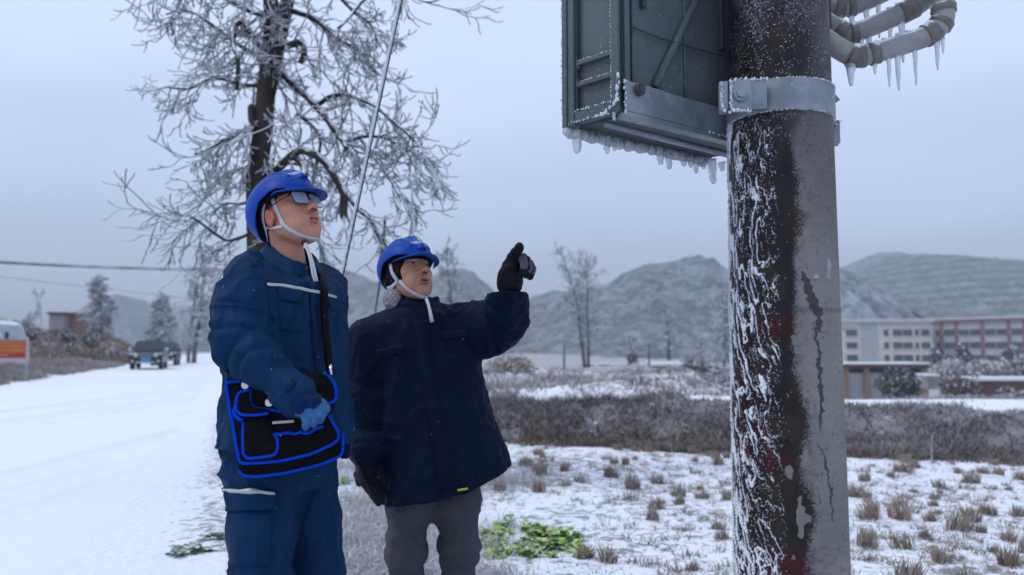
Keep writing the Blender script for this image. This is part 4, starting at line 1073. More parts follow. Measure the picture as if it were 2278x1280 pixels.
# carrying bracket: flat steel along the cabinet's foot
t_br = thing('steel_bracket', 'flat galvanised steel arm bolted along the foot of the grey cabinet', 'bracket', (C0.x, C0.y, Z0))
mb = MB(); barB(mb, .004, .90, Z0 + .004, Z0 + .083, .0095, .0155); arm = mb.build('arm', M_GAL, t_br, False, .0015)
mb = MB(); barB(mb, .004, .62, Z0 - .012, Z0 + .0035, -.02, .015); mb.build('lower_flange', M_GAL, t_br, False, .0015)
cb = pt(.048, 0, Z0 + .066, .016, NB); mb = MB(); mb.tube([cb, cb + NB * .012], [.0165, .0155], 18); mb.tube([cb + NB * .012, cb + NB * .019], [.0105, .010], 6); mb.build('bolt', M_CABD, t_br)
rime_line('rime_crust', [pt(.004, 0, Z0 + .084, .013, NB), pt(.15, 0, Z0 + .084, .013, NB)], .0016, t_br)
rime_line('rime_crust', [pt(.002, 0, Z0 + .09, .013, NB), pt(.002, 0, Z0 + .0, .013, NB)], .0030, t_br)
rime_line('rime_crust', [pt(.33, 0, Z0 + .0, .016, NB), pt(.5, 0, Z0 + .0, .016, NB)], .0035, t_br, .008)

# ---- conduits
def conduit(label, px, Y, rpx, joints, ics):
    t = thing('conduit_pipe', label, 'pipe', P(*px[0], Y[0]), 'conduits beside the pole')
    pts = [P(x, y, d) for (x, y), d in zip(px, Y)]; sm = []
    for i in range(len(pts) - 1):
        for k in range(8): sm.append(pts[i].lerp(pts[i + 1], k / 8))
    sm.append(pts[-1]); sm = smooth_pts(sm, 7); r = rpx / FPX * Y[0]
    mb = MB(); mb.tube(sm, r, 20); mb.build('pipe', M_PVC, t, True)
    for j, w in joints:
        i0 = int(j * (len(sm) - 1)); mb = MB(); seg = sm[max(i0 - w, 0):i0 + w + 1]; rr_ = [r * 1.10] * len(seg); rr_[0] = r * 1.14; rr_[-1] = r * 1.14
        if len(seg) >= 2: mb.tube(seg, rr_, 20); mb.build('coupling', M_PVCD, t, True)
    for f, L, q in ics:
        p = sm[int(f * (len(sm) - 1))]; icicle(t, p + Vector((0, -.004, -r * .90)), L * 1.25, q * 1.2, .35)
    mb = MB()
    for i in range(70):
        p = sm[RN.randrange(len(sm))]; q = RN.uniform(.003, .008); mb.ball(p + Vector((RN.uniform(-.01, .01), RN.uniform(-.6, .6) * r, r * RN.uniform(.75, 1.0))), (q * 1.8, q, q * .6), 6, 4)
    tag(mb.build('rime_crust', M_RIME, t, True), kind='stuff')
conduit('lowest grey conduit bend right of the pole, long icicles under it', [(1800, 60), (1850, 98), (1903, 131), (1985, 106), (2062, 82), (2100, 50), (2098, -10), (2096, -160)], [2.30, 2.29, 2.28, 2.26, 2.24, 2.23, 2.23, 2.23], 23.5,
        [(.30, 2), (.37, 1), (.62, 2), (.70, 1), (.80, 1)], [(.26, .055, .013), (.37, .030, .006), (.42, .07, .006), (.46, .085, .0075), (.53, .085, .006), (.66, .075, .0075), (.70, .05, .006)])
conduit('middle grey conduit bend right of the pole, above the lowest one', [(1800, 25), (1848, 56), (1888, 80), (1960, 50), (2030, 20), (2078, -15), (2080, -150)], [2.38, 2.37, 2.36, 2.34, 2.32, 2.31, 2.31], 22,
        [(.28, 2), (.36, 1), (.66, 2)], [(.40, .075, .007), (.44, .05, .006), (.56, .05, .006), (.62, .10, .009), (.35, .035, .006)])
conduit('uppermost grey conduit bend right of the pole, cut by the picture top', [(1800, -10), (1848, 15), (1890, 18), (1960, -12), (2040, -60), (2050, -200)], [2.46, 2.45, 2.44, 2.42, 2.40, 2.40], 21,
        [(.30, 2), (.40, 1)], [(.42, .07, .007), (.50, .10, .008), (.32, .035, .006), (.58, .09, .007)])
# ---- dark cable stub along the pole edge
mb = MB(); mb.tube([P(1843, -60, 2.28), P(1844, 40, 2.28), P(1846, 95, 2.285), P(1847, 105, 2.29)], .007, 8)
tag(mb.build('earth_cable', mat('dark_red_cable', (.06, .015, .02), .5), None, True), 'thin dark red cable down the right edge of the concrete pole', 'cable')

# ---- iced guy wire
t_g = thing('guy_wire', 'thick ice coated guy wire slanting up between the two men', 'wire', P(640, 1180, 4.3))
a, b = P(752, 660, 4.25), P(893, 0, 4.02); d = (b - a).normalized(); k = (a.z + .1) / d.z; p0, p1 = a - d * k, b + d * 2.2
mb = MB(); mb.tube([p0, p1], .0075, 10); mb.build('strand', mat('dark_strand', (.045, .045, .05), .4, metal=.4), t_g, True)
n = 520; pts = []; rad = []
for i in range(n + 1):
    q = p0.lerp(p1, i / n) + Vector((-.0065, -.003, .0)); pts.append(q); rad.append(.0088 * RN.uniform(.9, 1.1))
mb = MB(); mb.tube(pts, rad, 8); mb.build('ice_coating', M_RIME, t_g, True)

# ================================================================== THE BIG RIMED TREE
YT = 7.6
t_tree = thing('rimed_tree', 'big bare tree with dark trunk and rimed drooping twigs behind the two men', 'tree', (P(580, 1060, YT).x, YT, 0))
rnd = random.Random(21)
def limb(px, r0, r1, name='branch', dy=0.0, parent=None, wob=3.0, sides=9, m=None):
    P3 = []; rad = []; n = len(px)
    q = []
    for i in range(n - 1):
        for k in range(4):
            f = k / 4; q.append((px[i][0] + (px[i + 1][0] - px[i][0]) * f, px[i][1] + (px[i + 1][1] - px[i][1]) * f))
    q.append(px[-1]); L = len(q) - 1
    for i, (x, y) in enumerate(q):
        P3.append(P(x + rnd.uniform(-wob, wob), y + rnd.uniform(-wob, wob), YT + dy * i / L)); rad.append((r0 + (r1 - r0) * i / L) / FPX * YT)
    P3 = smooth_pts(P3, 2); mb = MB(); mb.tube(P3, rad, sides); mb.build(name, m or M_BARK, parent or t_tree, True)
    return P3, rad
LIMBS = []
def L_(px, r0, r1, dy, tw, name='branch', **kw): LIMBS.append((*limb(px, r0, r1, name, dy, **kw), tw))
L_([(596, 1075), (585, 860), (578, 700), (574, 533), (571, 402), (584, 291), (593, 194), (600, 120), (606, 60), (602, 0), (596, -120), (604, -240)], 29, 14, 0, 34, 'trunk', sides=14, wob=1.5)
L_([(592, 205), (606, 150), (622, 80), (636, 20), (650, -40), (668, -150), (690, -260)], 21, 11, .2, 22, 'trunk', sides=12, wob=1.5)
L_([(623, 160), (659, 194), (703, 237), (732, 271), (761, 310), (770, 334)], 9, 5, -.5, 20)
L_([(703, 237), (732, 213), (771, 208), (834, 237), (877, 271), (930, 320)], 6, 2.5, -.7, 18)
L_([(600, 385), (615, 378), (649, 344), (674, 334), (708, 346), (741, 383), (766, 431), (766, 480)], 10, 8, -.6, 16)
L_([(649, 346), (666, 356), (678, 372), (676, 400)], 8, 7, -.4, 2)
L_([(766, 318), (804, 303), (853, 305), (900, 330), (940, 326)], 5, 2, -.3, 15)
L_([(578, 110), (566, 86), (552, 77), (528, 39), (514, 97), (528, 126), (525, 200)], 8, 4, -.4, 20)
L_([(575, 255), (562, 232), (556, 262), (570, 290)], 9, 7, -.1, 3)
L_([(590, 275), (578, 271), (548, 286), (504, 310), (460, 334), (430, 345)], 7, 2.5, -.3, 20)
L_([(580, 500), (540, 530), (500, 535), (475, 518), (440, 492), (417, 478)], 5, 2.5, -.4, 16)
L_([(580, 440), (540, 455), (500, 452), (470, 480)], 4, 2, .3, 12)
L_([(600, 350), (560, 370), (510, 380), (460, 420)], 5, 2, .4, 16)
L_([(590, 190), (540, 190), (480, 170), (420, 200), (370, 195)], 6, 2, .3, 22)
L_([(596, 130), (540, 110), (480, 60), (420, 20), (370, 30)], 6, 2, .5, 24)
L_([(605, 40), (540, 20), (470, -20), (420, -40)], 6, 3, .3, 18)
L_([(640, 20), (700, 40), (750, 90), (800, 110), (840, 170)], 7, 2, .3, 22)
L_([(650, -40), (730, -30), (780, 20), (833, 60), (836, 110)], 6, 2, -.3, 18)
L_([(640, 100), (668, 90), (680, 110), (668, 140)], 8, 6, -.1, 6)
L_([(830, -20), (804, 5), (780, 40), (752, 62)], 5, 3, -.6, 8)
L_([(766, 430), (800, 470), (830, 500), (858, 560), (845, 610)], 5, 2, -.3, 14)
L_([(858, 480), (850, 560), (842, 640), (834, 718)], 3.0, 1.5, -.2, 3)
L_([(660, 250), (720, 300), (700, 380), (690, 440)], 5, 2, .3, 16)
L_([(606, 440), (640, 470), (700, 520), (720, 560)], 5, 2, .4, 12)
L_([(877, 271), (900, 320), (920, 370), (960, 400)], 3, 1.5, -.6, 10)
L_([(800, 305), (830, 350), (870, 400), (890, 450)], 3.5, 1.5, -.3, 14)
L_([(600, 560), (560, 590), (530, 600), (500, 585)], 5, 2, .2, 12)
L_([(890, -40), (930, 0), (960, 5), (990, -5)], 2.5, 1.5, -.6, 4)
L_([(620, -60), (520, -90), (430, -70), (380, -20)], 7, 2, .2, 24)
L_([(660, -120), (760, -130), (840, -90), (880, -40)], 7, 2, .2, 22)
tw = MB()
cx3 = P(600, 250, YT)
for P3, rad, cnt in LIMBS:
    for q in range(int(cnt * .72)):
        i = rnd.uniform(.06, 1) * (len(P3) - 1); k = min(int(i), len(P3) - 2); pos = P3[k].lerp(P3[k + 1], i - k)
        if pos.z < 2.0: continue
        out_ = Vector((pos.x - cx3.x, (rnd.random() - .5) * 1.5, 0)); out_ = out_.normalized() if out_.length > .05 else Vector((rnd.choice((-1, 1)), 0, 0))
        ax = (P3[k + 1] - P3[k]).normalized()
        dv = (out_ * rnd.uniform(.2, 1.0) + ax * .4 + Vector((rnd.gauss(0, .5), rnd.gauss(0, .5), rnd.gauss(-.15, .55)))).normalized()
        grow(tw, rnd, pos, dv, rnd.uniform(.20, .60), min(max(rad[k] * .5, .0085), .0130), 2, [4, 2], .20, .15, 5, 8, (.3, .9), .60, up=.55, rmin=.0062)
tw.build('twigs', M_TWIG, t_tree, True)
# ================================================================== NEAR GROUND COVER
def pal2(n, cols, jit=.15): return pal(n, cols, jit)
# overgrown bank across the field
n = 72000; x = rng.uniform(-4.2, 11, n); ybk = 10.9 - .33 * x; f = rng.beta(1.3, 1.5, n); y = ybk - .35 + f * 1.9
cl = fbm(np.stack([x * 1.9, y * 1.9, x * 0], 1), 4); k = (road_s(x, y) > 1.2) & (cl + rng.uniform(-.12, .12, n) > .27); x, y, f, cl = x[k], y[k], f[k], cl[k]; n = len(x)
lowf = fbm(np.stack([x * .75 + 3, y * .75, x * 0], 1), 3); h = rng.uniform(.03, .20, n) * (.45 + 1.3 * np.clip(cl - .2, 0, 1)) * (.25 + 1.7 * np.clip(lowf - .2, 0, 1)); fz = np.clip(-.12 + .95 * f ** 1.6 + 1.0 * (cl - .5) + .42 * sstep(2.5, 5.0, x), 0, .95)[:, None]
ct = pal(n, DRY + [(.21, .15, .105), (.16, .11, .08)]) * (1 - fz) + pal(n, FROST) * fz
grass_patch('dry_grass', x, y, h, rng.uniform(.008, .02, n), .55, pal(n, [(.07, .052, .045), (.11, .08, .06), (.045, .038, .036)]) * (1 - fz * .4) + .2 * fz * .4, ct)
# frosted weeds on the terrace behind the bank
n = 42000; y = rng.uniform(11, 40, n) ** 1.0; x = rng.uniform(-.35, .72, n) * y; k = (y > 13.6 - .33 * x) & (road_s(x, y) > 1.5); x, y = x[k], y[k]; n = len(x)
cl = fbm(np.stack([x * .5, y * .35, x * 0], 1), 4); k = cl + rng.uniform(-.10, .10, n) + .10 * sstep(.25, .4, x / y) * -1 > .50; x, y, cl = x[k], y[k], cl[k]; n = len(x)
h = rng.uniform(.06, .26, n) * (1 - .5 * sstep(.25, .4, x / y)) * (.25 + 1.5 * np.clip(cl - .35, 0, 1) * 2); fz = np.clip(.55 + 1.2 * (fbm(np.stack([x * .9 + 40, y * .6, x * 0], 1), 3) - .5), .1, .95)[:, None]
ct = pal(n, DRY + [(.24, .17, .12), (.19, .135, .10)]) * (1 - fz) + pal(n, FROST) * fz
grass_patch('frosted_weeds', x, y, h, rng.uniform(.012, .035, n), .5, pal(n, DRY) * .8, ct)
# verge left of the road and the brown mound beyond it
n = 24000; y = rng.uniform(20, 58, n); x = -.36 - .35 * y - 7.3 - rng.exponential(4.0, n); cl = fbm(np.stack([x * .6, y * .4, x * 0], 1), 3)
k = cl > .38; x, y, cl = x[k], y[k], cl[k]; n = len(x); fz = np.clip(.25 + 1.3 * (cl - .42), 0, .8)[:, None]
grass_patch('verge_grass', x, y, rng.uniform(.12, .45, n) * (.3 + 1.1 * cl), rng.uniform(.02, .05, n), .5, pal(n, DRY), pal(n, DRY + [(.30, .19, .13), (.24, .15, .105), (.34, .23, .16)] * 2) * (1 - fz) + pal(n, FROST) * fz)
n = 26000; x = rng.uniform(-75, -27, n); y = rng.uniform(58, 92, n); k = road_s(x, y) < -7.6; x, y = x[k], y[k]; n = len(x); cl = fbm(np.stack([x * .35, y * .3, x * 0 + 7], 1), 4)
fz = np.clip(.12 + 2.2 * (cl - .5), 0, .6)[:, None]
grass_patch('mound_grass', x, y, rng.uniform(.25, .8, n) * (.4 + cl), rng.uniform(.05, .13, n), .5, pal(n, [(.15, .10, .07), (.20, .14, .09), (.09, .07, .055)]), pal(n, DRY + [(.22, .15, .09), (.28, .19, .12), (.17, .12, .08)]) * (1 - fz) + pal(n, [(.42, .41, .42), (.34, .32, .31)]) * fz)
# long rimed grass round the men's feet and at the picture's bottom
def tuft_area(name, pxs, n, hh, frost, w=(.003, .007)):
    X, Yv = [], []
    for (px, Y, rx, ry_) in pxs:
        m = n // len(pxs); X.append((px - CX) / FPX * Y + rng.normal(0, rx, m)); Yv.append(Y + rng.normal(0, ry_, m))
    x = np.concatenate(X); y = np.concatenate(Yv); k = road_s(x, y) > .15; x, y = x[k], y[k]; m = len(x); fz = np.clip(rng.normal(frost, .25, m), 0, 1)[:, None]
    cb = pal(m, DRY) * (1 - fz) + pal(m, FROST) * .8 * fz; ct = pal(m, DRY) * (1 - fz) + pal(m, [(.72, .74, .78), (.6, .61, .65), (.5, .48, .49)]) * fz
    grass_patch(name, x, y, rng.uniform(hh[0], hh[1], m), rng.uniform(w[0], w[1], m), .75, cb, ct, .9)
tuft_area('rimed_grass', [(800, 5.6, .22, .35), (845, 5.2, .2, .3), (790, 4.6, .2, .25), (830, 6.4, .3, .4), (860, 4.4, .12, .2), (940, 5.2, .3, .35)], 14000, (.05, .20), .92)
tuft_area('rimed_grass', [(1080, 4.3, .12, .12), (1120, 4.05, .16, .1), (960, 4.3, .2, .2)], 4600, (.05, .15), .88)
tuft_area('rimed_grass', [(780, 8.4, .4, .5), (830, 9.4, .4, .5), (1100, 7.6, .3, .4)], 5500, (.05, .16), .8)
n = 34000; y = 3.6 + 7.4 * rng.rand(n) ** 1.2; x = rng.uniform(-.15, .72, n) * y; k = (road_s(x, y) > 1.6) & (y < 10.7 - .33 * x); x, y = x[k], y[k]; n = len(x); cl = fbm(np.stack([x * 2.2, y * 1.6, x * 0 + 3], 1), 3)
k = cl + rng.uniform(-.12, .12, n) > .50; x, y = x[k], y[k]; n = len(x); fz = rng.uniform(.1, .8, n)[:, None]
grass_patch('field_litter', x, y, rng.uniform(.015, .06, n), rng.uniform(.003, .008, n), 1.6, pal(n, DRY), pal(n, DRY) * (1 - fz) + pal(n, FROST) * fz, .9)

# rice stubble: every clump its own object
def stubble_mesh(n, hh, spread, frost):
    a = rng.uniform(0, 6.283, n); r = .05 * np.sqrt(rng.rand(n)); b = np.stack([np.cos(a) * r * 1.2, np.sin(a) * r, np.zeros(n) - .03], 1)
    h = rng.uniform(.6, 1.1, n) * hh; ln = b[:, :2] * spread * (h / .15)[:, None] + rng.normal(0, .016, (n, 2))
    fz = np.clip(rng.normal(frost, .2, n), 0, 1)[:, None]
    cb = pal(n, [(.20, .15, .105), (.25, .19, .13), (.15, .115, .09)]); ct = pal(n, [(.30, .235, .165), (.24, .19, .14)]) * (1 - fz) + pal(n, FROST) * fz
    o = blades('stubble_clump', b, h, rng.uniform(.006, .011, n), ln, cb, ct, curl=.2)
    return o
protos = [stubble_mesh(90, .115, .6, .25), stubble_mesh(60, .09, 1.0, .35), stubble_mesh(110, .13, .35, .2), stubble_mesh(50, .07, 1.6, .5), stubble_mesh(80, .135, .2, .3)]
rnd = random.Random(77); cnt = 0; used = set()
ROW = Vector((.985, -.17)); COLV = Vector((.17, .985))
cand = []
for i in range(-26, 48):
    for j in range(0, 28):
        p = ROW * (i * .23 + rnd.uniform(-.09, .09)) + COLV * (3.3 + j * .31 + rnd.uniform(-.05, .05))
        x, y = p.x, p.y
        if y < 3.4 or y > 10.6 - .33 * x or road_s(x, y) < 2.0: continue
        u = x / y
        if u < -.06 or u > .68 or (.285 < u < .418): continue
        px = CX + FPX * u; dens = .70 if px > 1880 else .36
        if px < 1330 and y < 6.3: dens = .05
        if rnd.random() > dens: continue
        cand.append((y, x))
for y, x in sorted(cand)[:296]:
    q = rnd.randrange(5); src = protos[q]
    o = src if q not in used else src.copy()
    if q in used: COL.objects.link(o)
    used.add(q)
    o.location = (x, y, g1(x, y)); o.rotation_euler = (rnd.uniform(-.3, .3), rnd.uniform(-.35, .35), rnd.uniform(0, 6.28)); s = rnd.choice((.55, .75, .9, 1.0, 1.25)) * rnd.uniform(.85, 1.15); o.scale = (s, s, s * rnd.uniform(.8, 1.1))
    tag(o, 'short brown clump of cut rice stubble standing in the snowy field', 'stubble', 'rice stubble clumps in the field')

# the small fry of the stubble, past counting
X, Y_ = [], []
for q in range(1000):
    y = 3.5 + 7.2 * rnd.random() ** 1.1; x = rnd.uniform(-.12, .70) * y
    if road_s(x, y) < 1.9 or y > 10.7 - .33 * x or (x / y < .11 and y < 6.4): continue
    m_ = rnd.randint(8, 26); X.append(x + rng.normal(0, .028, m_)); Y_.append(y + rng.normal(0, .028, m_))
x = np.concatenate(X); y = np.concatenate(Y_); n = len(x); fz = np.clip(rng.normal(.3, .25, n), 0, 1)[:, None]
grass_patch('stubble_litter', x, y, rng.uniform(.02, .08, n), rng.uniform(.005, .009, n), .6, pal(n, [(.16, .12, .09), (.22, .165, .115)]), pal(n, [(.27, .21, .15), (.2, .155, .12)]) * (1 - fz) + pal(n, FROST) * fz, .4)

# leafy green plants
def leaf_geo(V, F, Cc, base, az, L, w, lift, droop, col, rnd):
    n = 6; k0 = len(V); ca, sa_ = math.cos(az), math.sin(az)
    for i in range(n + 1):
        t = i / n; r = L * t; z = L * (lift * t - droop * t * t) + .004; ww = w * (math.sin(math.pi * min(t * .92 + .08, 1)) ** .7 if t > .28 else .12 + .2 * t) * rnd.uniform(.8, 1.2)
        for sgn, cup in ((-1, .25), (0, 0), (1, .25)):
            V.append((base[0] + ca * r - sa_ * ww * sgn, base[1] + sa_ * r + ca * ww * sgn, base[2] + z + ww * cup + rnd.uniform(-.004, .004)))
            f = rnd.uniform(.8, 1.2) * (1.15 if sgn == 0 else 1); fr = rnd.random() < .16
            Cc.append((.6, .65, .62) if fr else (col[0] * f, col[1] * f, col[2] * f))
    for i in range(n):
        for s in (0, 1): F.append((k0 + i * 3 + s, k0 + i * 3 + s + 1, k0 + (i + 1) * 3 + s + 1, k0 + (i + 1) * 3 + s))
def leafy(label, x, y, size, cols, n, grp, seed, name='green_plant'):
    r_ = random.Random(seed); V, F, Cc = [], [], []; z = g1(x, y)
    for k in range(n):
        c = r_.choice(cols); leaf_geo(V, F, Cc, (x + r_.uniform(-.03, .03), y + r_.uniform(-.03, .03), z), r_.uniform(0, 6.283), size * r_.uniform(.6, 1.15), size * r_.uniform(.26, .38), r_.uniform(.3, 1.1), r_.uniform(.2, .8), c, r_)
    t = thing(name, label, 'plant', (x, y, z), grp)
    npmesh('leaves', V, F, M_LEAF, t, True, np.array(Cc, np.float32))
    mb = MB(); mb.tube([(x, y, z - .03), (x, y, z + size * .3)], [.008, .005], 6); mb.build('stalk', M_STALK, t, True)
M_STALK = mat('green_stalk', (.12, .18, .05), .6)
GREEN = [(.18, .32, .04), (.25, .40, .07), (.14, .26, .035), (.33, .43, .10), (.10, .18, .035)]
rnd = random.Random(9)
for k in range(46):
    px = rnd.uniform(1065, 1285); f = (px - 1065) / 220; pyy = rnd.uniform(1150 + 35 * f, 1222 + 5 * f); Y = 1.25 * FPX / (pyy - HOR + 6)
    leafy('bright green leafy vegetable in the snowy patch right of the grey trousers', (px - CX) / FPX * Y, Y, rnd.uniform(.055, .10), GREEN, 15, 'green vegetables beside the grey trousers', 100 + k)
for k in range(7):
    px = rnd.uniform(760, 860); pyy = rnd.uniform(1068, 1130); Y = 1.25 * FPX / (pyy - HOR)
    leafy('small green leafy weed among rimed grass between the two men', (px - CX) / FPX * Y, Y, .10, GREEN[:3], 8, 'green weeds between the men', 200 + k)
DUL = [(.07, .10, .05), (.10, .14, .06), (.2, .24, .2)]
for k, (px, pyy, lab) in enumerate([(425, 1226, 'dull green weed half under snow at the road edge, furthest left'), (468, 1218, 'dull green weed half under snow, close beside the blue trouser leg'), (500, 1190, 'upright dull green weed touching the blue trouser leg')]):
    Y = 1.2 * FPX / (pyy - HOR); leafy(lab, (px - CX) / FPX * Y, Y, .11, DUL, 6, 'weeds at the road edge', 300 + k, 'weed')
# frozen arching stalks near the men
M_RIMESTALK = mat('rimed_stalk', (.52, .53, .57), .8, col2=(.36, .34, .34), nscale=20)
for k, (px, py0, Y, h_, bend) in enumerate([(822, 1205, 5.0, .20, .12), (800, 1225, 4.9, .17, -.06), (1500, 1252, 4.6, .18, -.12), (1940, 1180, 5.6, .22, .05), (2060, 1000, 8.6, .38, .08)]):
    b = Vector(((px - CX) / FPX * Y, Y, 0)); b.z = g1(b.x, b.y) - .02; mb = MB()
    mb.tube([b + Vector((bend * (i / 8) ** 2, .03 * i / 8, h_ * math.sin(i / 8 * 1.9) / math.sin(1.57))) for i in range(9)], [.005 - .0003 * i for i in range(9)], 6)
    tag(mb.build('frozen_stalk', M_RIMESTALK, None, True), ['white rimed stalk arching over between the two men', 'short rimed stalk leaning left between the two men', 'forked looking rimed stalk left of the pole foot', 'tall thin dead stalk in the stubble right of the pole', 'thin dead stalk at the foot of the overgrown bank on the right'][k], 'stalk', 'dead stalks')
# ================================================================== PEOPLE
def fabric(name, col, col2, rough=.66, bump=.22, crease=.85):
    m = mat(name, col, rough, col2=col2, nscale=9, nlo=.3, nhi=.75, bump=bump, bscale=700, bdist=.0012, sheen=0.0, spec=.10)
    t = m.node_tree; b = t.nodes['Principled BSDF']; old = b.inputs['Normal'].links[0].from_socket      # creases of the cloth
    tcn = t.nodes.new('ShaderNodeTexCoord'); mp_ = t.nodes.new('ShaderNodeMapping'); mp_.inputs['Scale'].default_value = (1, 1, .6); mp_.inputs['Rotation'].default_value = (.3, .5, .2)
    t.links.new(tcn.outputs['Object'], mp_.inputs[0])
    n = t.nodes.new('ShaderNodeTexNoise'); n.noise_type = 'RIDGED_MULTIFRACTAL'; n.inputs['Scale'].default_value = 7.5; n.inputs['Detail'].default_value = 3.0; n.inputs['Distortion'].default_value = .9
    t.links.new(mp_.outputs[0], n.inputs['Vector'])
    bp_ = t.nodes.new('ShaderNodeBump'); bp_.inputs['Strength'].default_value = crease; bp_.inputs['Distance'].default_value = .034
    t.links.new(n.outputs['Fac'], bp_.inputs['Height']); t.links.new(old, bp_.inputs['Normal']); t.links.new(bp_.outputs[0], b.inputs['Normal'])
    return m
M_NAVY = fabric('blue_workwear', (.0018, .0275, .080), (.0013, .0195, .060))
M_NAVYD = fabric('blue_workwear_trim', (.0016, .015, .052), (.0014, .012, .043))
M_COAT = fabric('dark_navy_coat', (.0010, .0062, .0250), (.0008, .0048, .0190))
M_GREYT = fabric('charcoal_cloth', (.062, .064, .078), (.046, .048, .060))
M_BLACKF = fabric('black_fabric', (.0022, .0026, .004), (.0035, .004, .006))
M_REFL = mat('reflective_tape', (.42, .43, .46), .45, metal=.2)
M_HELM = mat('blue_helmet', (.0008, .046, .31), .45, spec=.14, col2=(.0006, .038, .26), nscale=6)
M_STRAPW = mat('grey_webbing', (.44, .44, .48), .85, bump=.3, bscale=900, bdist=.001)
M_WHITEI = mat('white_print', (.78, .80, .84), .5)
M_VENT = mat('helmet_vent', (.004, .008, .05), .7)
M_SKIN = mat('skin', (.5, .3, .22), .52, attr=True, spec=.35, sss=.10, bump=.25, bscale=300, bdist=.001)
M_HAIR = mat('black_hair', (.008, .007, .007), .55, bump=.8, bscale=160, bdist=.004, stretch=(1, 1, .2))
M_FUR = mat('grey_fur', (.34, .34, .37), .95, col2=(.18, .18, .20), nscale=160, bump=1.0, bscale=260, bdist=.006)
M_FRAME = mat('spectacle_frame', (.012, .014, .022), .3)
M_LENS = mat('spectacle_lens', (.72, .78, .82), .04, trans=.5, ior=1.5, spec=.9, coat=.6)
M_EYE = mat('eye', (.5, .45, .42), .2, attr=True)
M_GLBLUE = mat('light_blue_glove', (.10, .27, .52), .75, col2=(.075, .21, .42), nscale=14, bump=.3, bscale=220, bdist=.002)
M_GLNAVY = mat('navy_knit', (.006, .020, .085), .9, bump=.6, bscale=420, bdist=.002)
M_GLBLK = mat('black_glove', (.0055, .006, .0085), .7, spec=.15, attr=True, bump=.25, bscale=260, bdist=.0015)

def frame_of(yaw_deg, pitch_deg=0.0, roll_deg=0.0):
    y, p = R(yaw_deg), R(pitch_deg)
    F0 = np.array([math.sin(y), -math.cos(y), 0.0]); Z = np.array([0, 0, 1.0])
    F = F0 * math.cos(p) + Z * math.sin(p); U = -F0 * math.sin(p) + Z * math.cos(p); Rr = np.cross(F, U)
    r = R(roll_deg); R2 = Rr * math.cos(r) + U * math.sin(r); U2 = -Rr * math.sin(r) + U * math.cos(r)
    return np.stack([R2, F, U2], 1)          # columns: subject's right, forward, up
def folds(p, sc, amp, dirs=(1, 1, 1), ph=0.0):
    q = p * np.asarray(dirs, f32) * sc + ph
    w = q + 1.3 * np.stack([vn(q * .6 + 3), vn(q * .6 + 9), vn(q * .6 + 15)], 1)
    a = 1 - np.abs(vn(w) * 2 - 1); b = 1 - np.abs(vn(w * 2.1 + 31) * 2 - 1)
    return amp * (1.5 * a ** 3.2 + .5 * b ** 2.5 - .42)
def banded(f, disp, lim=.035):
    def g(p):
        d = f(p); m = np.abs(d) < lim
        if m.any(): d[m] = d[m] - disp(p[m])
        return d
    return g

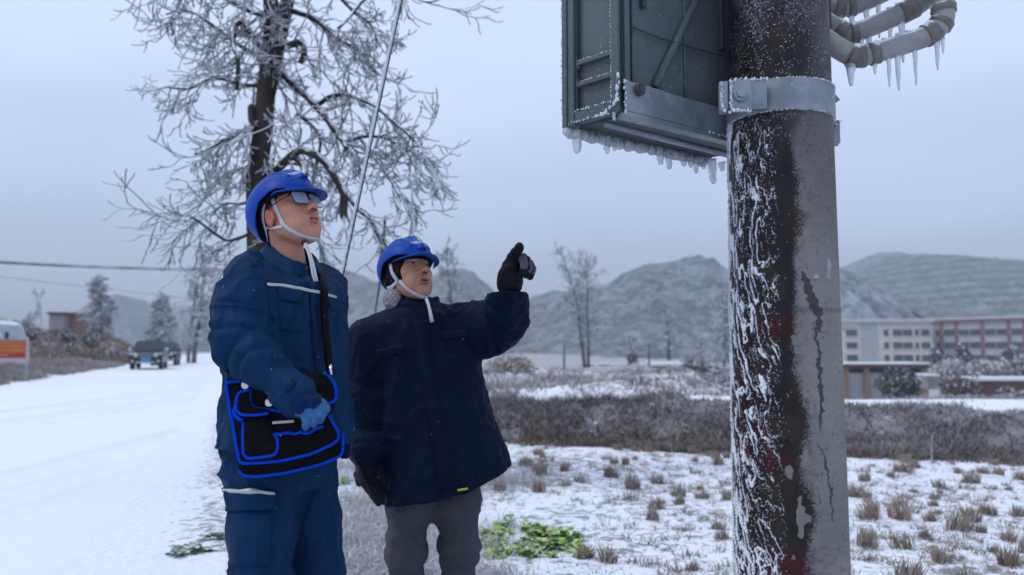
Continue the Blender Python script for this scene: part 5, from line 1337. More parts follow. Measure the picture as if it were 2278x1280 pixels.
def make_head(t, c, yaw, pitch, roll, neck, skin, kind, brim_slope, helm_drop=0.0, htilt=0.0, sc=1.0):
    Mw = frame_of(yaw, pitch, roll); c = np.array(c)
    ta_ = R(htilt); HT = np.array([[1, 0, 0], [0, math.cos(ta_), -math.sin(ta_)], [0, math.sin(ta_), math.cos(ta_)]])
    loc = lambda w: Mw.T @ (np.array(w) - c) / sc
    nb = loc(neck)
    older = kind == 'older'
    def f(p):
        d = ell(p, (0, -.010, .048), (.075, .098, .093))
        d = smin(d, ell(p, (0, .030, -.012), (.063 + .004 * older, .066, .098)), .035)
        for s in (-1, 1):
            d = smin(d, cap(p, (s * .051, .006, -.050), (s * .014, .063, -.096), .023, .017), .03)
            d = smin(d, ell(p, (s * .045, .060, -.004), (.025, .024, .020)), .02)
            d = smin(d, ell(p, (s * .031, .066, -.052), (.022, .022, .03)), .03)
        d = smin(d, ell(p, (0, .073, -.098), (.021, .016, .017)), .022)
        d = smin(d, cap(p, (-.030, .082, .043), (.030, .082, .043), .012, .012), .02)
        for s in (-1, 1): d = smax(d, -ell(p, (s * .032, .104, .022), (.019, .016, .011)), .012)
        for s in (-1, 1):
            d = smin(d, ell(p, (s * .032, .0775, .021), (.0145, .013, .0125)), .004)
            d = smin(d, cap(p, (s * .021, .0895, .0275), (s * .044, .083, .0265), .0035, .003), .004)
            d = smin(d, cap(p, (s * .021, .089, .0155), (s * .043, .083, .0155), .0032, .003), .004)
        d = smin(d, cap(p, (0, .092, .028), (0, .113, -.014), .0085, .011), .014)
        d = smin(d, ell(p, (0, .118, -.018), (.0125, .011, .0105)), .008)
        for s in (-1, 1): d = smin(d, ell(p, (s * .0135, .106, -.022), (.009, .011, .0085)), .006)
        for s in (-1, 1): d = smax(d, -ell(p, (s * .0065, .113, -.0305), (.0042, .0065, .0045)), .003)
        d = smin(d, ell(p, (0, .095, -.050), (.026, .012, .008)), .012)
        d = smin(d, ell(p, (0, .0975, -.0515), (.021, .0085, .0045)), .006)
        d = smin(d, ell(p, (0, .0965, -.0648), (.0175, .0090, .0056)), .007)
        d = smax(d, -ell(p, (0, .108, -.0582), (.0165, .014, .0036 + .0004 * older)), .002)
        d = smax(d, -cap(p, (-.012, .100, -.079), (.012, .100, -.079), .006, .006), .010)
        if older:
            for s in (-1, 1): d = smax(d, -cap(p, (s * .021, .106, -.026), (s * .033, .092, -.060), .0045, .004), .008)
        for s in (-1, 1):
            e = ell(p, (s * .0780, -.010, -.000), (.0105, .021, .033), np.array([[1, s * .30, 0], [-s * .30, 1, 0], [0, 0, 1]])); e = smax(e, -ell(p, (s * .0880, .000, .003), (.0080, .012, .020)), .004)
            e = smin(e, cap(p, (s * .080, .010, .008), (s * .080, .011, -.010), .005, .006), .004)
            d = smin(d, e, .006)
        d = smin(d, cap(p, (0, -.036, -.030), nb * .55 + np.array([0, -.036, -.030]) * .45, .053, .050), .018)
        d = smin(d, cap(p, nb * .55 + np.array([0, -.036, -.030]) * .45, nb, .050, .062), .02)
        return d
    lo = np.minimum([-.10, -.13, -.14], nb - .08); hi = np.maximum([.10, .145, .155], nb + .08)
    V, Q = surfnet(f, lo, hi, .0023)
    # skin tones of the face itself; nostrils and mouth slit darkened as painted shade
    x, y, z = np.abs(V[:, 0]), V[:, 1], V[:, 2]; col = np.tile(np.array(skin, np.float32), (len(V), 1))
    def mix(m, cc):
        nonlocal col; m = np.clip(m, 0, 1)[:, None]; col = col * (1 - m) + np.array(cc) * m
    sk = np.array(skin); G = lambda cx_, cy_, cz_, r: np.exp(-(((x - cx_) ** 2 + (y - cy_) ** 2 + (z - cz_) ** 2) / r ** 2))
    mix(.35 * sstep(.4, .8, fbm(V * 70, 3)), sk * np.array([.80, .66, .62])); mix(.30 * sstep(.45, .75, vn(V * 38 + 5)), sk * np.array([1.0, .80, .74]))
    mix(.45 * G(.045, .075, -.015, .026), sk * np.array([1.0, .72, .70])); mix(.40 * G(0, .118, -.018, .016), sk * np.array([1.0, .72, .70]))
    mix(.85 * (x > .070) * (y < .02) * (z > -.045), sk * np.array([1.02, .62, .60]) if not older else sk * np.array([.95, .7, .68]))
    lip = np.maximum(ell(V, (0, .100, -.0515), (.023, .02, .0056)) < 0, ell(V, (0, .098, -.0648), (.020, .02, .0064)) < 0) & (y > .088)
    mix(.75 * lip, sk * np.array([.80, .47, .48]))
    slit = (np.abs(z + .0582) < .0034) & (x < .018) & (y > .085); mix(.9 * slit, (.035, .014, .014))
    if not older: mix(.40 * ((np.abs(z + .0562) < .0013) & (x < .011) & (y > .088)), (.55, .5, .46))
    mix(.9 * ((ell(V, (0.0065, .113, -.0305), (.006, .009, .006)) < 0) | (ell(V, (-0.0065, .113, -.0305), (.006, .009, .006)) < 0)), (.05, .02, .018))
    brow = (np.abs(z - .0425 - .004 * np.sin((x - .016) * 75)) < .0042) & (x > .014) & (x < .051) & (y > .045); mix(.85 * brow, (.02, .016, .014))
    eye = (ell(V, (.032, .085, .0212), (.0145, .02, .0058)) < 0) | (ell(V, (-.032, .085, .0212), (.0145, .02, .0058)) < 0); eye &= y > .07
    mix(.8 * eye, (.38, .33, .31)); ir = eye & ((x - .034) ** 2 + (z - .0225) ** 2 < .0062 ** 2); mix(1.0 * ir, (.012, .009, .008))
    lash = ((np.abs(z - .0262 + 6 * (x - .032) ** 2) < .0016) & (x > .017) & (x < .047) & (y > .068)); mix(.85 * lash, (.03, .02, .018))
    if older: mix(.22 * ((y > .055) & (z < -.04) & (z > -.12)), sk * .62); mix(.25 * G(.033, .085, .008, .012), sk * .6)
    else: mix(.16 * ((y > .06) & (z < -.074) & (z > -.12)), sk * .7)
    TW = lambda A: c + (np.asarray(A) * sc) @ Mw.T
    npmesh('body', TW(V), Q, M_SKIN, t, True, col.astype(np.float32))
    head_tree = bvh(TW(V), Q)
    # helmet
    TW0 = TW; piv = np.array([0, 0, .06])
    TW = lambda A: TW0((np.asarray(A) - piv) @ HT.T + piv)
    o3 = (0, -.010, .042 + helm_drop)
    def rim(y): return (np.interp(y, [-.15, -.12, -.08, 0, .05, .15], [-.045, -.040, -.022, .046, .060, .060]) - brim_slope * np.clip(y - .070, 0, 1) - .002).astype(f32) + helm_drop
    def fh(p):
        po = ell(p, o3, (.113, .137, .118)); pi = ell(p, o3, (.1085, .1325, .1135))
        ridge = cap(np.stack([p[:, 0], np.sqrt((p[:, 1] - o3[1]) ** 2 + ((p[:, 2] - o3[2]) * 1.16) ** 2), p[:, 0] * 0], 1), (0, .1365, 0), (0, .1366, 0), .016, .016)
        d = smin(po, np.maximum(ridge, np.maximum(p[:, 2] * -1 + .095, np.abs(p[:, 0]) - .016)), .010)
        for s in (-1, 1):
            r2 = cap(np.stack([p[:, 0] - s * .045, np.sqrt((p[:, 1] - o3[1]) ** 2 + ((p[:, 2] - o3[2]) * 1.16) ** 2), p[:, 0] * 0], 1), (0, .126, 0), (0, .1261, 0), .006, .006)
            d = smin(d, np.maximum(r2, .105 - p[:, 2]), .006)
        d = smax(d, -pi, .002); d = smax(d, rim(p[:, 1]) - p[:, 2], .003)
        # rim bead and peak
        zb_ = .060 + helm_drop - brim_slope * np.clip(p[:, 1] - .070, 0, 1) - 1.6 * p[:, 0] ** 2 * (1 if brim_slope > .3 else 1.6)
        br = (np.sqrt((p[:, 0] / .100) ** 2 + ((p[:, 1] - .055) / .108) ** 2) - 1) * .1
        brim = np.maximum(np.maximum(br, np.abs(p[:, 2] - zb_) - .0032), .045 - p[:, 1])
        brim = smax(brim, -ell(p, o3, (.108, .132, .113)), .002)
        return smin(d, brim, .006)
    Vh, Qh = surfnet(fh, (-.125, -.16, -.07), (.125, .175, .178), .0026)
    helm = npmesh('helmet', TW(Vh), Qh, M_HELM, t, True)
    hb = bvh(Vh, Qh)
    mb = MB()                                     # inner cradle: a dark band inside the shell
    for k in range(40):
        pass
    ringp = [(.097 * math.cos(a), -.010 + .118 * math.sin(a), .045 + .004 * math.sin(a) + helm_drop) for a in np.linspace(0, 2 * math.pi, 41)]
    mb.tube([TW(np.array(q)) for q in ringp], .009 * sc, 6, flat=.35, up=tuple(Mw[:, 2] * 0 + Mw[:, 0])); mb.build('headband', M_BLACKF, helm, True)
    # print on the front of the helmet: emblem and six characters, draped on the shell
    def drape(verts2, z0):
        o = []
        for (u, v) in verts2:
            zz_ = z0 + v; h_ = hb.ray_cast(Vector((-u, .30, zz_)), Vector((0, -1, 0)))
            q = h_[0] + h_[1] * .0011 if h_[0] is not None else Vector((-u, .1, zz_)); o.append(Vector(TW(np.array(q))))
        return o
    def text(body, size, z0, name):
        cu = bpy.data.curves.new(name, 'FONT'); cu.body = body; cu.size = size; cu.align_x = 'CENTER'; cu.resolution_u = 2
        ob = bpy.data.objects.new(name, cu); COL.objects.link(ob); C.view_layer.update()
        me = bpy.data.meshes.new_from_object(ob.evaluated_get(C.evaluated_depsgraph_get())); bpy.data.objects.remove(ob)
        vs = drape([(v.co.x, v.co.y) for v in me.vertices], z0)
        for v, q in zip(me.vertices, vs): v.co = q
        me.update(); link(name, me, M_WHITEI, helm)
    text('中国南方电网', .0125, .1085 + helm_drop, 'lettering')
    text('CHINA SOUTHERN POWER GRID', .0040, .1040 + helm_drop, 'lettering')
    ev, ef = [], []                               # emblem: a ring of petals
    for k in range(5):
        a = math.pi / 2 + k * 2 * math.pi / 5; n0 = len(ev)
        for (r_, da_) in ((.0025, 0), (.0075, -.42), (.0135, 0), (.0075, .42)): ev.append((r_ * math.cos(a + da_) * 1.25, r_ * math.sin(a + da_) * .8))
        ef.append((n0, n0 + 1, n0 + 2, n0 + 3))
    mb = MB(); mb.add(drape(ev, .1315 + helm_drop), ef); mb.build('emblem', M_WHITEI, helm)
    for k in range(6):
        u = (k - 2.5) * .017; h_ = hb.ray_cast(Vector((u, .3, .0835 + helm_drop - 3 * u * u)), Vector((0, -1, 0)))
        if h_[0] is not None:
            mb = MB(); q = h_[0]; mb.ball((0, 0, 0), (.0055, .0022, .0028), 8, 6); mb.v = [tuple(TW(np.array(v) + np.array(q))) for v in mb.v]; mb.build('vent', M_VENT, helm, True)
    return Mw, TW0, head_tree, helm, bvh(TW(Vh), Qh)
def web(name, TW, tree, pts, w, m, parent, off=.0025, th=.55):
    q = []
    for p in pts:
        h_ = tree.find_nearest(Vector(TW(np.array(p)))); q.append(h_[0] + h_[1] * off)
    s = []
    for a, b in zip(q[:-1], q[1:]):
        for k in range(4):
            m_ = a.lerp(b, k / 4); h_ = tree.find_nearest(m_); s.append(h_[0] + h_[1] * off)
    s.append(q[-1]); s = smooth_pts(s, 2); V, F = [], []
    for i, p in enumerate(s):
        tdir = (s[min(i + 1, len(s) - 1)] - s[max(i - 1, 0)]).normalized(); nn = tree.find_nearest(p)[1]; b = tdir.cross(nn).normalized()
        V += [p - b * w / 2 - nn * .001, p + b * w / 2 - nn * .001, p + b * w / 2 + nn * .0012, p - b * w / 2 + nn * .0012]
    for i in range(len(s) - 1):
        for k in range(4): F.append((i * 4 + k, i * 4 + (k + 1) % 4, (i + 1) * 4 + (k + 1) % 4, (i + 1) * 4 + k))
    mb = MB(); mb.add(V, F + [(0, 3, 2, 1), tuple(len(V) - 4 + k for k in range(4))])
    return mb.build(name, m, parent, True)
def garment(name, f, lo, hi, h, m, parent, col=None):
    V, Q = surfnet(f, lo, hi, h); o = npmesh(name, V, Q, m, parent, True, col)
    return o, bvh(V, Q)
arr = lambda v: np.array(v, np.float32)

# ------------------------------------------------------------------ the young man with the bag
YA = 2.65; XA = (640 - CX) / FPX * YA
t_a = thing('person', 'young man in blue workwear, spectacles and blue helmet, looking up, black bag at his hip', 'person', (XA, YA, 0), 'line workers')
FA = frame_of(50)[:, 1]; RA = frame_of(50)[:, 0]
zA = lambda y: CAMZ + (HOR - y) / 669.0
cA = lambda px: (px - CX) / FPX * YA
def ringsA(rows):
    z = [r[0] for r in rows]; return z, [cA(r[1]) for r in rows], [YA + r[4] if len(r) > 4 else YA for r in rows], [r[2] for r in rows], [r[3] for r in rows]
TORSO = ringsA([(1.555, 640, .075, .072), (1.535, 640, .100, .086), (1.51, 641, .140, .102), (1.48, 642, .172, .116), (1.44, 641, .192, .128), (1.38, 640, .204, .140), (1.25, 640, .203, .145), (1.12, 642, .200, .150), (1.0, 643, .204, .155), (.93, 644, .210, .160), (.885, 644, .216, .165)])
shA, elA, wrA = arr(P(556, 633, 2.51)), arr(P(524, 760, 2.44)), arr(P(657, 884, 2.342))
shB, elB, wrB = arr(P(708, 655, 2.78)), arr(P(727, 790, 2.84)), arr(P(744, 925, 2.79))
def jacketA(p):
    d = loft(p, *TORSO, FA)
    z = p[:, 2]; bf = (p[:, 0] - XA) * FA[0] + (p[:, 1] - YA) * FA[1]
    d = smax(d, z - (1.483 - .56 * bf), .02)
    a = chain(p, [shA, shA * .5 + elA * .5 + arr((-.012, 0, 0)), elA], [.069, .067, .063], .05)
    fa = chain(p, [elA, elA * .5 + wrA * .5, wrA], [.067, .059, .045], .03)
    cuff = cap(p, wrA * 1.0 + (elA - wrA) * .16, wrA + (elA - wrA) * -.02, .053, .051)
    a = smin(a, fa, .035); a = smin(a, cuff, .010)
    b = smin(chain(p, [shB, elB], [.070, .060], .04), smin(cap(p, elB, wrB, .060, .048), cap(p, wrB + (elB - wrB) * .14, wrB, .050, .049), .01), .03)
    d = smin(d, a, .05); d = smin(d, b, .05)
    return d
def dispA(p):
    q = folds(p, 7.5, .009, (1, 1, .55)) + folds(p, 17.0, .0045, (1, 1, .8), 7.0)
    ta = np.clip(((p - elA) @ (wrA - elA)) / float((wrA - elA) @ (wrA - elA)), -1, 2)
    da_ = cap(p, shA, elA, .09, .08); df = cap(p, elA, wrA, .08, .06)
    near = (np.minimum(da_, df) < .02)
    wob = 2.6 * vn(p * 13)
    tu = ((p - shA) @ (elA - shA)) / float((elA - shA) @ (elA - shA))
    s1 = np.abs(np.sin(ta * 10.5 + wob)) ** .8 * np.exp(-((ta - .22) / .33) ** 2) * (df < .02)
    s2 = np.abs(np.sin(tu * 9.0 + wob)) ** .8 * np.exp(-((tu - .90) / .22) ** 2) * (da_ < .02)
    q = q + .017 * (s1 + s2 - .35 * (s1 + s2 > .02)) * near
    # front placket, yoke seam, hem
    a = (p[:, 0] - XA) * RA[0] + (p[:, 1] - YA) * RA[1]; b = (p[:, 0] - XA) * FA[0] + (p[:, 1] - YA) * FA[1]
    front = (b > .05)
    q = q + front * (.004 * (np.abs(a + .012) < .026) - .006 * np.exp(-((a - .016) / .005) ** 2))
    q = q - .004 * np.exp(-((p[:, 2] - .905) / .004) ** 2) * (~near)
    return q
jk, jtree = garment('jacket', (lambda p: np.maximum(banded(jacketA, dispA)(p), .889 - p[:, 2])), (XA - .36, YA - .42, .85), (XA + .34, YA + .36, 1.57), .0052, M_NAVY, t_a)
hipR, hipL = arr(P(590, 1010, 2.56)), arr(P(684, 1010, 2.74))
kneeR, kneeL = arr((hipR[0] + .002, 2.53, .47)), arr((P(704, 1250, 2.74).x, 2.72, .47))
ankR, ankL = arr((kneeR[0] + .0, 2.56, .09)), arr((kneeL[0] + .0, 2.76, .09))
def trousA(p):
    d = loft(p, *ringsA([(.99, 628, .175, .13), (.90, 628, .185, .138), (.82, 628, .188, .140), (.76, 628, .17, .13)]), FA)
    for h_, k_, a_ in ((hipR, kneeR, ankR), (hipL, kneeL, ankL)):
        d = smin(d, chain(p, [h_ - arr((0, 0, .12)), h_ * .4 + k_ * .6, k_, k_ * .5 + a_ * .5, a_], [.092, .086, .077, .076, .088], .05), .045)
    return np.maximum(d, .05 - p[:, 2])
def dispT(p): return folds(p, 7.0, .010, (1, 1, .5), 3.0) + folds(p, 16.0, .006, (1, 1, .7), 1.0)
tr, ttree = garment('trousers', banded(trousA, dispT), (XA - .33, YA - .34, .04), (XA + .36, YA + .36, 1.0), .0058, M_NAVY, t_a)
for a_ in (ankR, ankL):
    def boot(p, a_=a_):
        f3 = arr((FA[0], FA[1], 0)); d = smin(cap(p, a_ + arr((0, 0, .05)), a_ - arr((0, 0, .03)), .060, .058), cap(p, a_ - arr((0, 0, .045)) - f3 * .03, a_ - arr((0, 0, .052)) + f3 * .15, .046, .042), .03)
        return np.maximum(d, .002 - p[:, 2])
    garment('boot', boot, a_ - .26, a_ + .26, .008, M_BLACKF, t_a)
# pocket flap and tape on the thigh, rear skirt pocket
patch('pocket_flap', ttree, [(500, 1083), (612, 1090), (606, 1136), (492, 1137)], 12, 5, M_NAVY, t_a, .012, .012, 2.5)
patch('cargo_pocket', ttree, [(502, 1136), (606, 1140), (600, 1262), (508, 1258)], 12, 10, M_NAVY, t_a, .006, .01, 2.5)
strip('reflective_strip', ttree, [(504, 1089), (558, 1093), (609, 1095)], 7.5, M_REFL, t_a, .0145, .003, 8, 2.5)
# chest pockets, tapes, placket, shoulder rib
patch('pocket_flap', jtree, [(616, 638), (672, 647), (672, 676), (622, 667)], 10, 4, M_NAVY, t_a, .006, .007)
patch('chest_pocket', jtree, [(620, 668), (672, 676), (671, 742), (622, 736)], 8, 8, M_NAVY, t_a, .0025, .004)
patch('pocket_flap', jtree, [(728, 662), (748, 668), (748, 690), (730, 686)], 5, 4, M_NAVY, t_a, .006, .007)
strip('reflective_strip', jtree, [(594, 633), (630, 636), (668, 643), (692, 648), (713, 651)], 6.2, M_REFL, t_a, .0045, .003, 6)
strip('reflective_strip', jtree, [(724, 656), (736, 659), (747, 662)], 5.5, M_REFL, t_a, .0045, .003, 6)
patch('chest_patch', jtree, [(724, 648), (744, 653), (744, 658), (724, 653)], 4, 1, M_GREYT, t_a, .003, .003)
strip('placket', jtree, [(700, 600), (697, 660), (700, 720), (706, 800), (712, 850)], 17, M_NAVYD, t_a, .004, .006, 8)
for k in range(5): strip('shoulder_stitching', jtree, [(556 + 0 * k, 577 + 4.4 * k), (570, 574 + 4.6 * k), (586, 576 + 4.9 * k)], 1.4, M_NAVYD, t_a, .0012, .002, 5)
strip('cuff_seam', jtree, [(622, 886), (640, 868), (661, 848)], 2.2, M_NAVYD, t_a, .0012, .002, 5)
patch('cuff_tab', jtree, [(632, 864), (650, 846), (657, 856), (640, 874)], 4, 3, M_NAVYD, t_a, .004, .004)
strip('sleeve_seam', jtree, [(592, 628), (598, 660), (600, 700), (596, 735)], 2.2, M_NAVYD, t_a, .001, .002, 6)
# collar
ncA = arr((cA(646), YA + .01, 1.50))
def collarA(p):
    q = p - ncA; a = q[:, 0] * RA[0] + q[:, 1] * RA[1]; b = q[:, 0] * FA[0] + q[:, 1] * FA[1]; z = q[:, 2]
    top = .030 - .58 * b; grow_ = np.clip((top - z), 0, .08)
    k = np.sqrt((a / (.072 + .45 * grow_)) ** 2 + (b / (.082 + .40 * grow_)) ** 2); sh_ = np.abs((k - 1) * .078) - .0065
    d = smax(sh_, z - top, .006); d = smax(d, (top - .062) - z, .006)
    gap = .006 + 1.0 * np.clip(top - z, 0, 1)
    return np.where(b > .02, smax(d, gap - np.abs(a + .010), .004), d)
garment('collar', banded(collarA, lambda p: folds(p, 14, .002)), ncA - .16, ncA + .16, .0038, M_NAVY, t_a)
def standA(p):
    q = p - ncA; a = q[:, 0] * RA[0] + q[:, 1] * RA[1]; b = q[:, 0] * FA[0] + q[:, 1] * FA[1]; z = q[:, 2]; top = .024 - .58 * b
    k = np.sqrt((a / .070) ** 2 + (b / .079) ** 2); d = np.maximum(np.abs((k - 1) * .075) - .004, np.maximum(z - top, -.03 - z))
    return np.where(b > .02, np.maximum(d, .012 - np.abs(a + .010)), d)
garment('inner_collar', standA, ncA - .14, ncA + .14, .004, M_NAVYD, t_a)
# head, helmet, straps, spectacles
earA = arr(P(603, 483, 2.58)); HM = frame_of(58, 27); cHA = earA - arr(HM[:, 0]) * .078
Mw, TW, htree, helmA, hbA = make_head(t_a, cHA, 58, 27, 0, (XA + .0, YA + .012, 1.46), (.47, .232, .158), 'young', .48, 0.006, -1)
def hairA(p):
    d = ell(p, (0, -.013, .047), (.0795, .1025, .098)); y, z = p[:, 1], p[:, 2]
    lim = np.interp(y, [-.12, -.06, -.03, -.012, .02, .045, .06], [-.075, -.070, -.035, .030, .030, .034, .052]).astype(f32)
    return np.maximum(np.maximum(d, lim - z), y - .072)
Vq, Qq = surfnet(hairA, (-.1, -.13, -.1), (.1, .1, .16), .004); npmesh('hair', TW(Vq), Qq, M_HAIR, t_a, True)
web('chin_strap', TW, htree, [(.082, .030, .075), (.080, .028, .03), (.076, .030, -.03), (.068, .034, -.062), (.045, .060, -.108), (.016, .076, -.122), (0, .080, -.124)], .0135, M_STRAPW, t_a)
web('chin_strap', TW, htree, [(-.082, .030, .075), (-.080, .028, .03), (-.076, .030, -.03), (-.068, .034, -.062), (-.045, .060, -.108), (-.016, .076, -.122), (0, .080, -.124)], .0135, M_STRAPW, t_a)
web('chin_strap', TW, htree, [(.070, .030, -.055), (.078, .008, -.048), (.074, -.040, -.03), (.066, -.075, -.005)], .009, M_STRAPW, t_a, .006)
web('nape_strap', TW, htree, [(.085, -.004, .055), (.086, -.040, .022), (.070, -.075, -.02), (.04, -.100, -.035)], .012, M_STRAPW, t_a, .007)
tg = Vector(P(676, 539, 2.545)); mb = MB(); mb.ball(tg, (.011, .011, .010), 12, 8); mb.build('toggle', M_BLACK, t_a, True)
for k in range(2):
    pts = [tg + Vector((.004 * k, 0, 0)), Vector(P(684 + 3 * k, 556, 2.52)), Vector(P(692 + 4 * k, 582, 2.505)), Vector(P(694 + 7 * k, 606, 2.50)), Vector(P(700 + 5 * k, 626, 2.50))]
    mb = MB(); mb.tube(smooth_pts([pts[0].lerp(pts[1], f) for f in (0, .5)] + [pts[1].lerp(pts[2], f) for f in (0, .5)] + [pts[2].lerp(pts[3], f) for f in (0, .5)] + [pts[3].lerp(pts[4], f) for f in (0, .5, 1)], 2), .0042, 7); mb.build('cord', M_STRAPW, t_a, True)
def spectacles(t):
    rect = []
    for k in range(40):
        a = 2 * math.pi * k / 40; n_ = 4.0
        u = math.copysign(abs(math.cos(a)) ** (2 / n_), math.cos(a)); v = math.copysign(abs(math.sin(a)) ** (2 / n_), math.sin(a)); rect.append((u * (.0280 + .002 * (v > 0)), v * .0225))
    fr = MB(); root = None
    for s in (-1, 1):
        pts = [Vector(TW(np.array((s * .0345 + u, .1085 - .16 * abs(s * .0345 + u - s * .008) , .0165 + v)))) for u, v in rect]
        fr.tube(pts + [pts[0]], .0019, 7, cap=False)
    fr.tube([Vector(TW(np.array(q))) for q in ((-.0085, .107, .022), (0, .1105, .0245), (.0085, .107, .022))], .0018, 7)
    root = fr.build('spectacles', M_FRAME, t, True)
    for s in (-1, 1):
        mb = MB(); pts = [Vector(TW(np.array((s * .0345 + u * .97, .1085 - .16 * abs(s * .0345 + u - s * .008), .0165 + v * .97)))) for u, v in rect]
        mb.prism(pts if s > 0 else pts[::-1], Vector(HM[:, 1]) * .0016); mb.build('lens', M_LENS, root)
        mb = MB(); mb.tube([Vector(TW(np.array(q))) for q in ((s * .061, .0995, .026), (s * .072, .085, .027), (s * .0805, .03, .030), (s * .0815, -.005, .026))], .0017, 6); mb.build('temple_arm', M_FRAME, root, True)
spectacles(t_a)

# hands: palm, four bent fingers and a thumb, gloved
def hand_sdf(p, wr, palm, fingers, thumb, rp=(.030, .034), rf=.0105, kth=.008):
    d = cap(p, wr, palm[0], rp[0], rp[0]); 
    for a, b in zip(palm[:-1], palm[1:]): d = smin(d, cap(p, a, b, rp[1], rp[1] * .8), .02)
    for ch in fingers: d = smin(d, chain(p, ch, [rf * 1.08, rf, rf * .95, rf * .88][:len(ch)], .003), .003)
    d = smin(d, chain(p, thumb, [rf * 1.35, rf * 1.15, rf], .006), .010)
    return d
Yh = 2.312
kn = [arr(P(x, y, Yh - .014)) for x, y in ((713, 899), (702, 908), (689, 915), (675, 921))]
mid = [arr(P(x, y, Yh - .020)) for x, y in ((724, 910), (715, 924), (701, 934), (684, 940))]
tip = [arr(P(x, y, Yh + .012)) for x, y in ((719, 921), (710, 935), (697, 944), (680, 949))]
wr0 = arr(P(652, 883, 2.335))
fing = [[k_, m_, q_] for k_, m_, q_ in zip(kn, mid, tip)]
palm = [arr(P(676, 902, Yh)), arr(P(690, 908, Yh))]
thumb = [arr(P(686, 894, Yh - .01)), arr(P(704, 893, Yh - .018)), arr(P(716, 897, Yh - .02))]
def gA(p):
    d = hand_sdf(p, wr0, palm, fing, thumb, (.032, .030), .0118, .004)
    return smin(d, cap(p, palm[1], (kn[1] + kn[2]) / 2, .026, .020), .012)
Vg, Qg = surfnet(banded(gA, lambda p: folds(p, 26, .0022)), arr(P(690, 920, Yh)) - .11, arr(P(690, 920, Yh)) + .11, .0028)
pxg, pyg = proj(Vg.astype(float))
side = (924 - .36 * (pxg - 652) + 3.5 * np.sin(pxg * .2) - pyg > 0) & (pxg < 716)
cG = np.where(side[:, None], np.array([[.0025, .016, .065]]), np.array([[.036, .12, .26]])) * (.85 + .3 * vn(Vg * 60))[:, None]
M_GLMIX = mat('two_tone_glove', (.1, .3, .5), .85, spec=.1, attr=True, bump=.4, bscale=240, bdist=.002)
npmesh('glove', Vg, Qg, M_GLMIX, t_a, True, cG.astype(np.float32))
# far hand, hanging
wB = wrB + (wrB - elB) * .02; f3 = arr(FA) * 1.0
pb = [arr(P(766, 955, 2.79)), arr(P(767, 975, 2.785))]
fB = [[arr(P(768 + dx, 985, 2.775 + dy)), arr(P(769 + dx, 1003, 2.765 + dy)), arr(P(766 + dx, 1015, 2.755 + dy))] for dx, dy in ((5, -.02), (3, 0), (0, .018), (-3, .032))]
tB = [arr(P(762, 962, 2.755)), arr(P(758, 980, 2.74)), arr(P(760, 995, 2.735))]
def gB(p): return hand_sdf(p, wB, pb, fB, tB, (.030, .032), .0105)
Vg, Qg = surfnet(gB, arr(P(766, 970, 2.78)) - .12, arr(P(766, 970, 2.78)) + .12, .0034)
cG = np.where((vn(Vg * 32)[:, None] > .55) & (Vg[:, 2:3] > P(766, 1000, 2.78).z), np.array([[.036, .12, .26]]), np.array([[.0025, .018, .07]]))
npmesh('glove', Vg, Qg, M_GLMIX, t_a, True, cG.astype(np.float32))

# ------------------------------------------------------------------ the tool bag
t_b = thing('tool_bag', 'black tool bag edged in bright blue, hung at the hip of the bespectacled man', 'bag', P(640, 1040, 2.42))
M_BLUEP = mat('bright_blue_piping', (.0015, .045, .47), .75, spec=.04, bump=.15, bscale=500, bdist=.001)
M_BAGK = mat('black_canvas', (.0030, .0033, .0045), .85, spec=.08, col2=(.0045, .005, .006), nscale=12, bump=.9, bscale=26, bdist=.02)
def Yb(px, py): return 2.372 + .055 * (px - 503) / 260.0 + .045 * (py - 1010) / 200.0 * (-1 if py < 1010 else -.2)
def BG(px, py, off=0.0):
    Y = Yb(px, py) - .010 * math.sin(min(max((px - 510) / 250, 0), 1) * math.pi) - off
    return P(px, py, Y)
def bag_shell(name, outline, off, th, m, parent, inset=.0):
    """padded panel: the outline's rim sits back, the middle stands forward"""
    cxm = sum(q[0] for q in outline) / len(outline); cym = sum(q[1] for q in outline) / len(outline); n = len(outline); V = []
    for f, o in ((1.0, off - th), (1.0, off), (.90, off + .006), (.6, off + .009), (.25, off + .010)):
        for x, y in outline: V.append(BG(cxm + (x - cxm) * f, cym + (y - cym) * f, o))
    V.append(BG(cxm, cym, off + .010)); F = []
    for r_ in range(4):
        for i in range(n): F.append((r_ * n + i, r_ * n + (i + 1) % n, (r_ + 1) * n + (i + 1) % n, (r_ + 1) * n + i))
    for i in range(n): F.append((4 * n + i, 4 * n + (i + 1) % n, 5 * n))
    F.append(tuple(range(n - 1, -1, -1))); mb = MB(); mb.add(V, F); return mb.build(name, m, parent, True)
def bp(name, pts, r, off, m=None, parent=None, flat=.55):
    q = smooth_pts([BG(x, y, off) for x, y in resample(pts, 6)], 2); mb = MB(); mb.tube(q, r, 8, flat=flat, up=(.2, -1, .1)); return mb.build(name, m or M_BLUEP, parent or t_b, True)
front = [(503, 853), (560, 846), (640, 838), (719, 829), (738, 838), (748, 870), (744, 900), (735, 925), (744, 955), (756, 978), (742, 990), (690, 1012), (630, 1026), (580, 1030), (534, 1033), (517, 945)]
bag_shell('front_panel', resample(front + [front[0]], 10)[:-1], .0, .085, M_BAGK, t_b)
gus = [(517, 945), (534, 1033), (580, 1030), (630, 1026), (690, 1012), (742, 990), (756, 978), (763, 962), (762, 1014), (721, 1031), (627, 1055), (546, 1060), (532, 1052)]
bag_shell('gusset', resample(gus + [gus[0]], 10)[:-1], -.012, .07, M_BAGK, t_b)
bp('piping', [(503, 853), (510, 900), (518, 945), (525, 990), (534, 1032), (580, 1030), (630, 1025), (690, 1011), (740, 989), (754, 978), (755, 966), (744, 947), (731, 924)], .0046, .006)
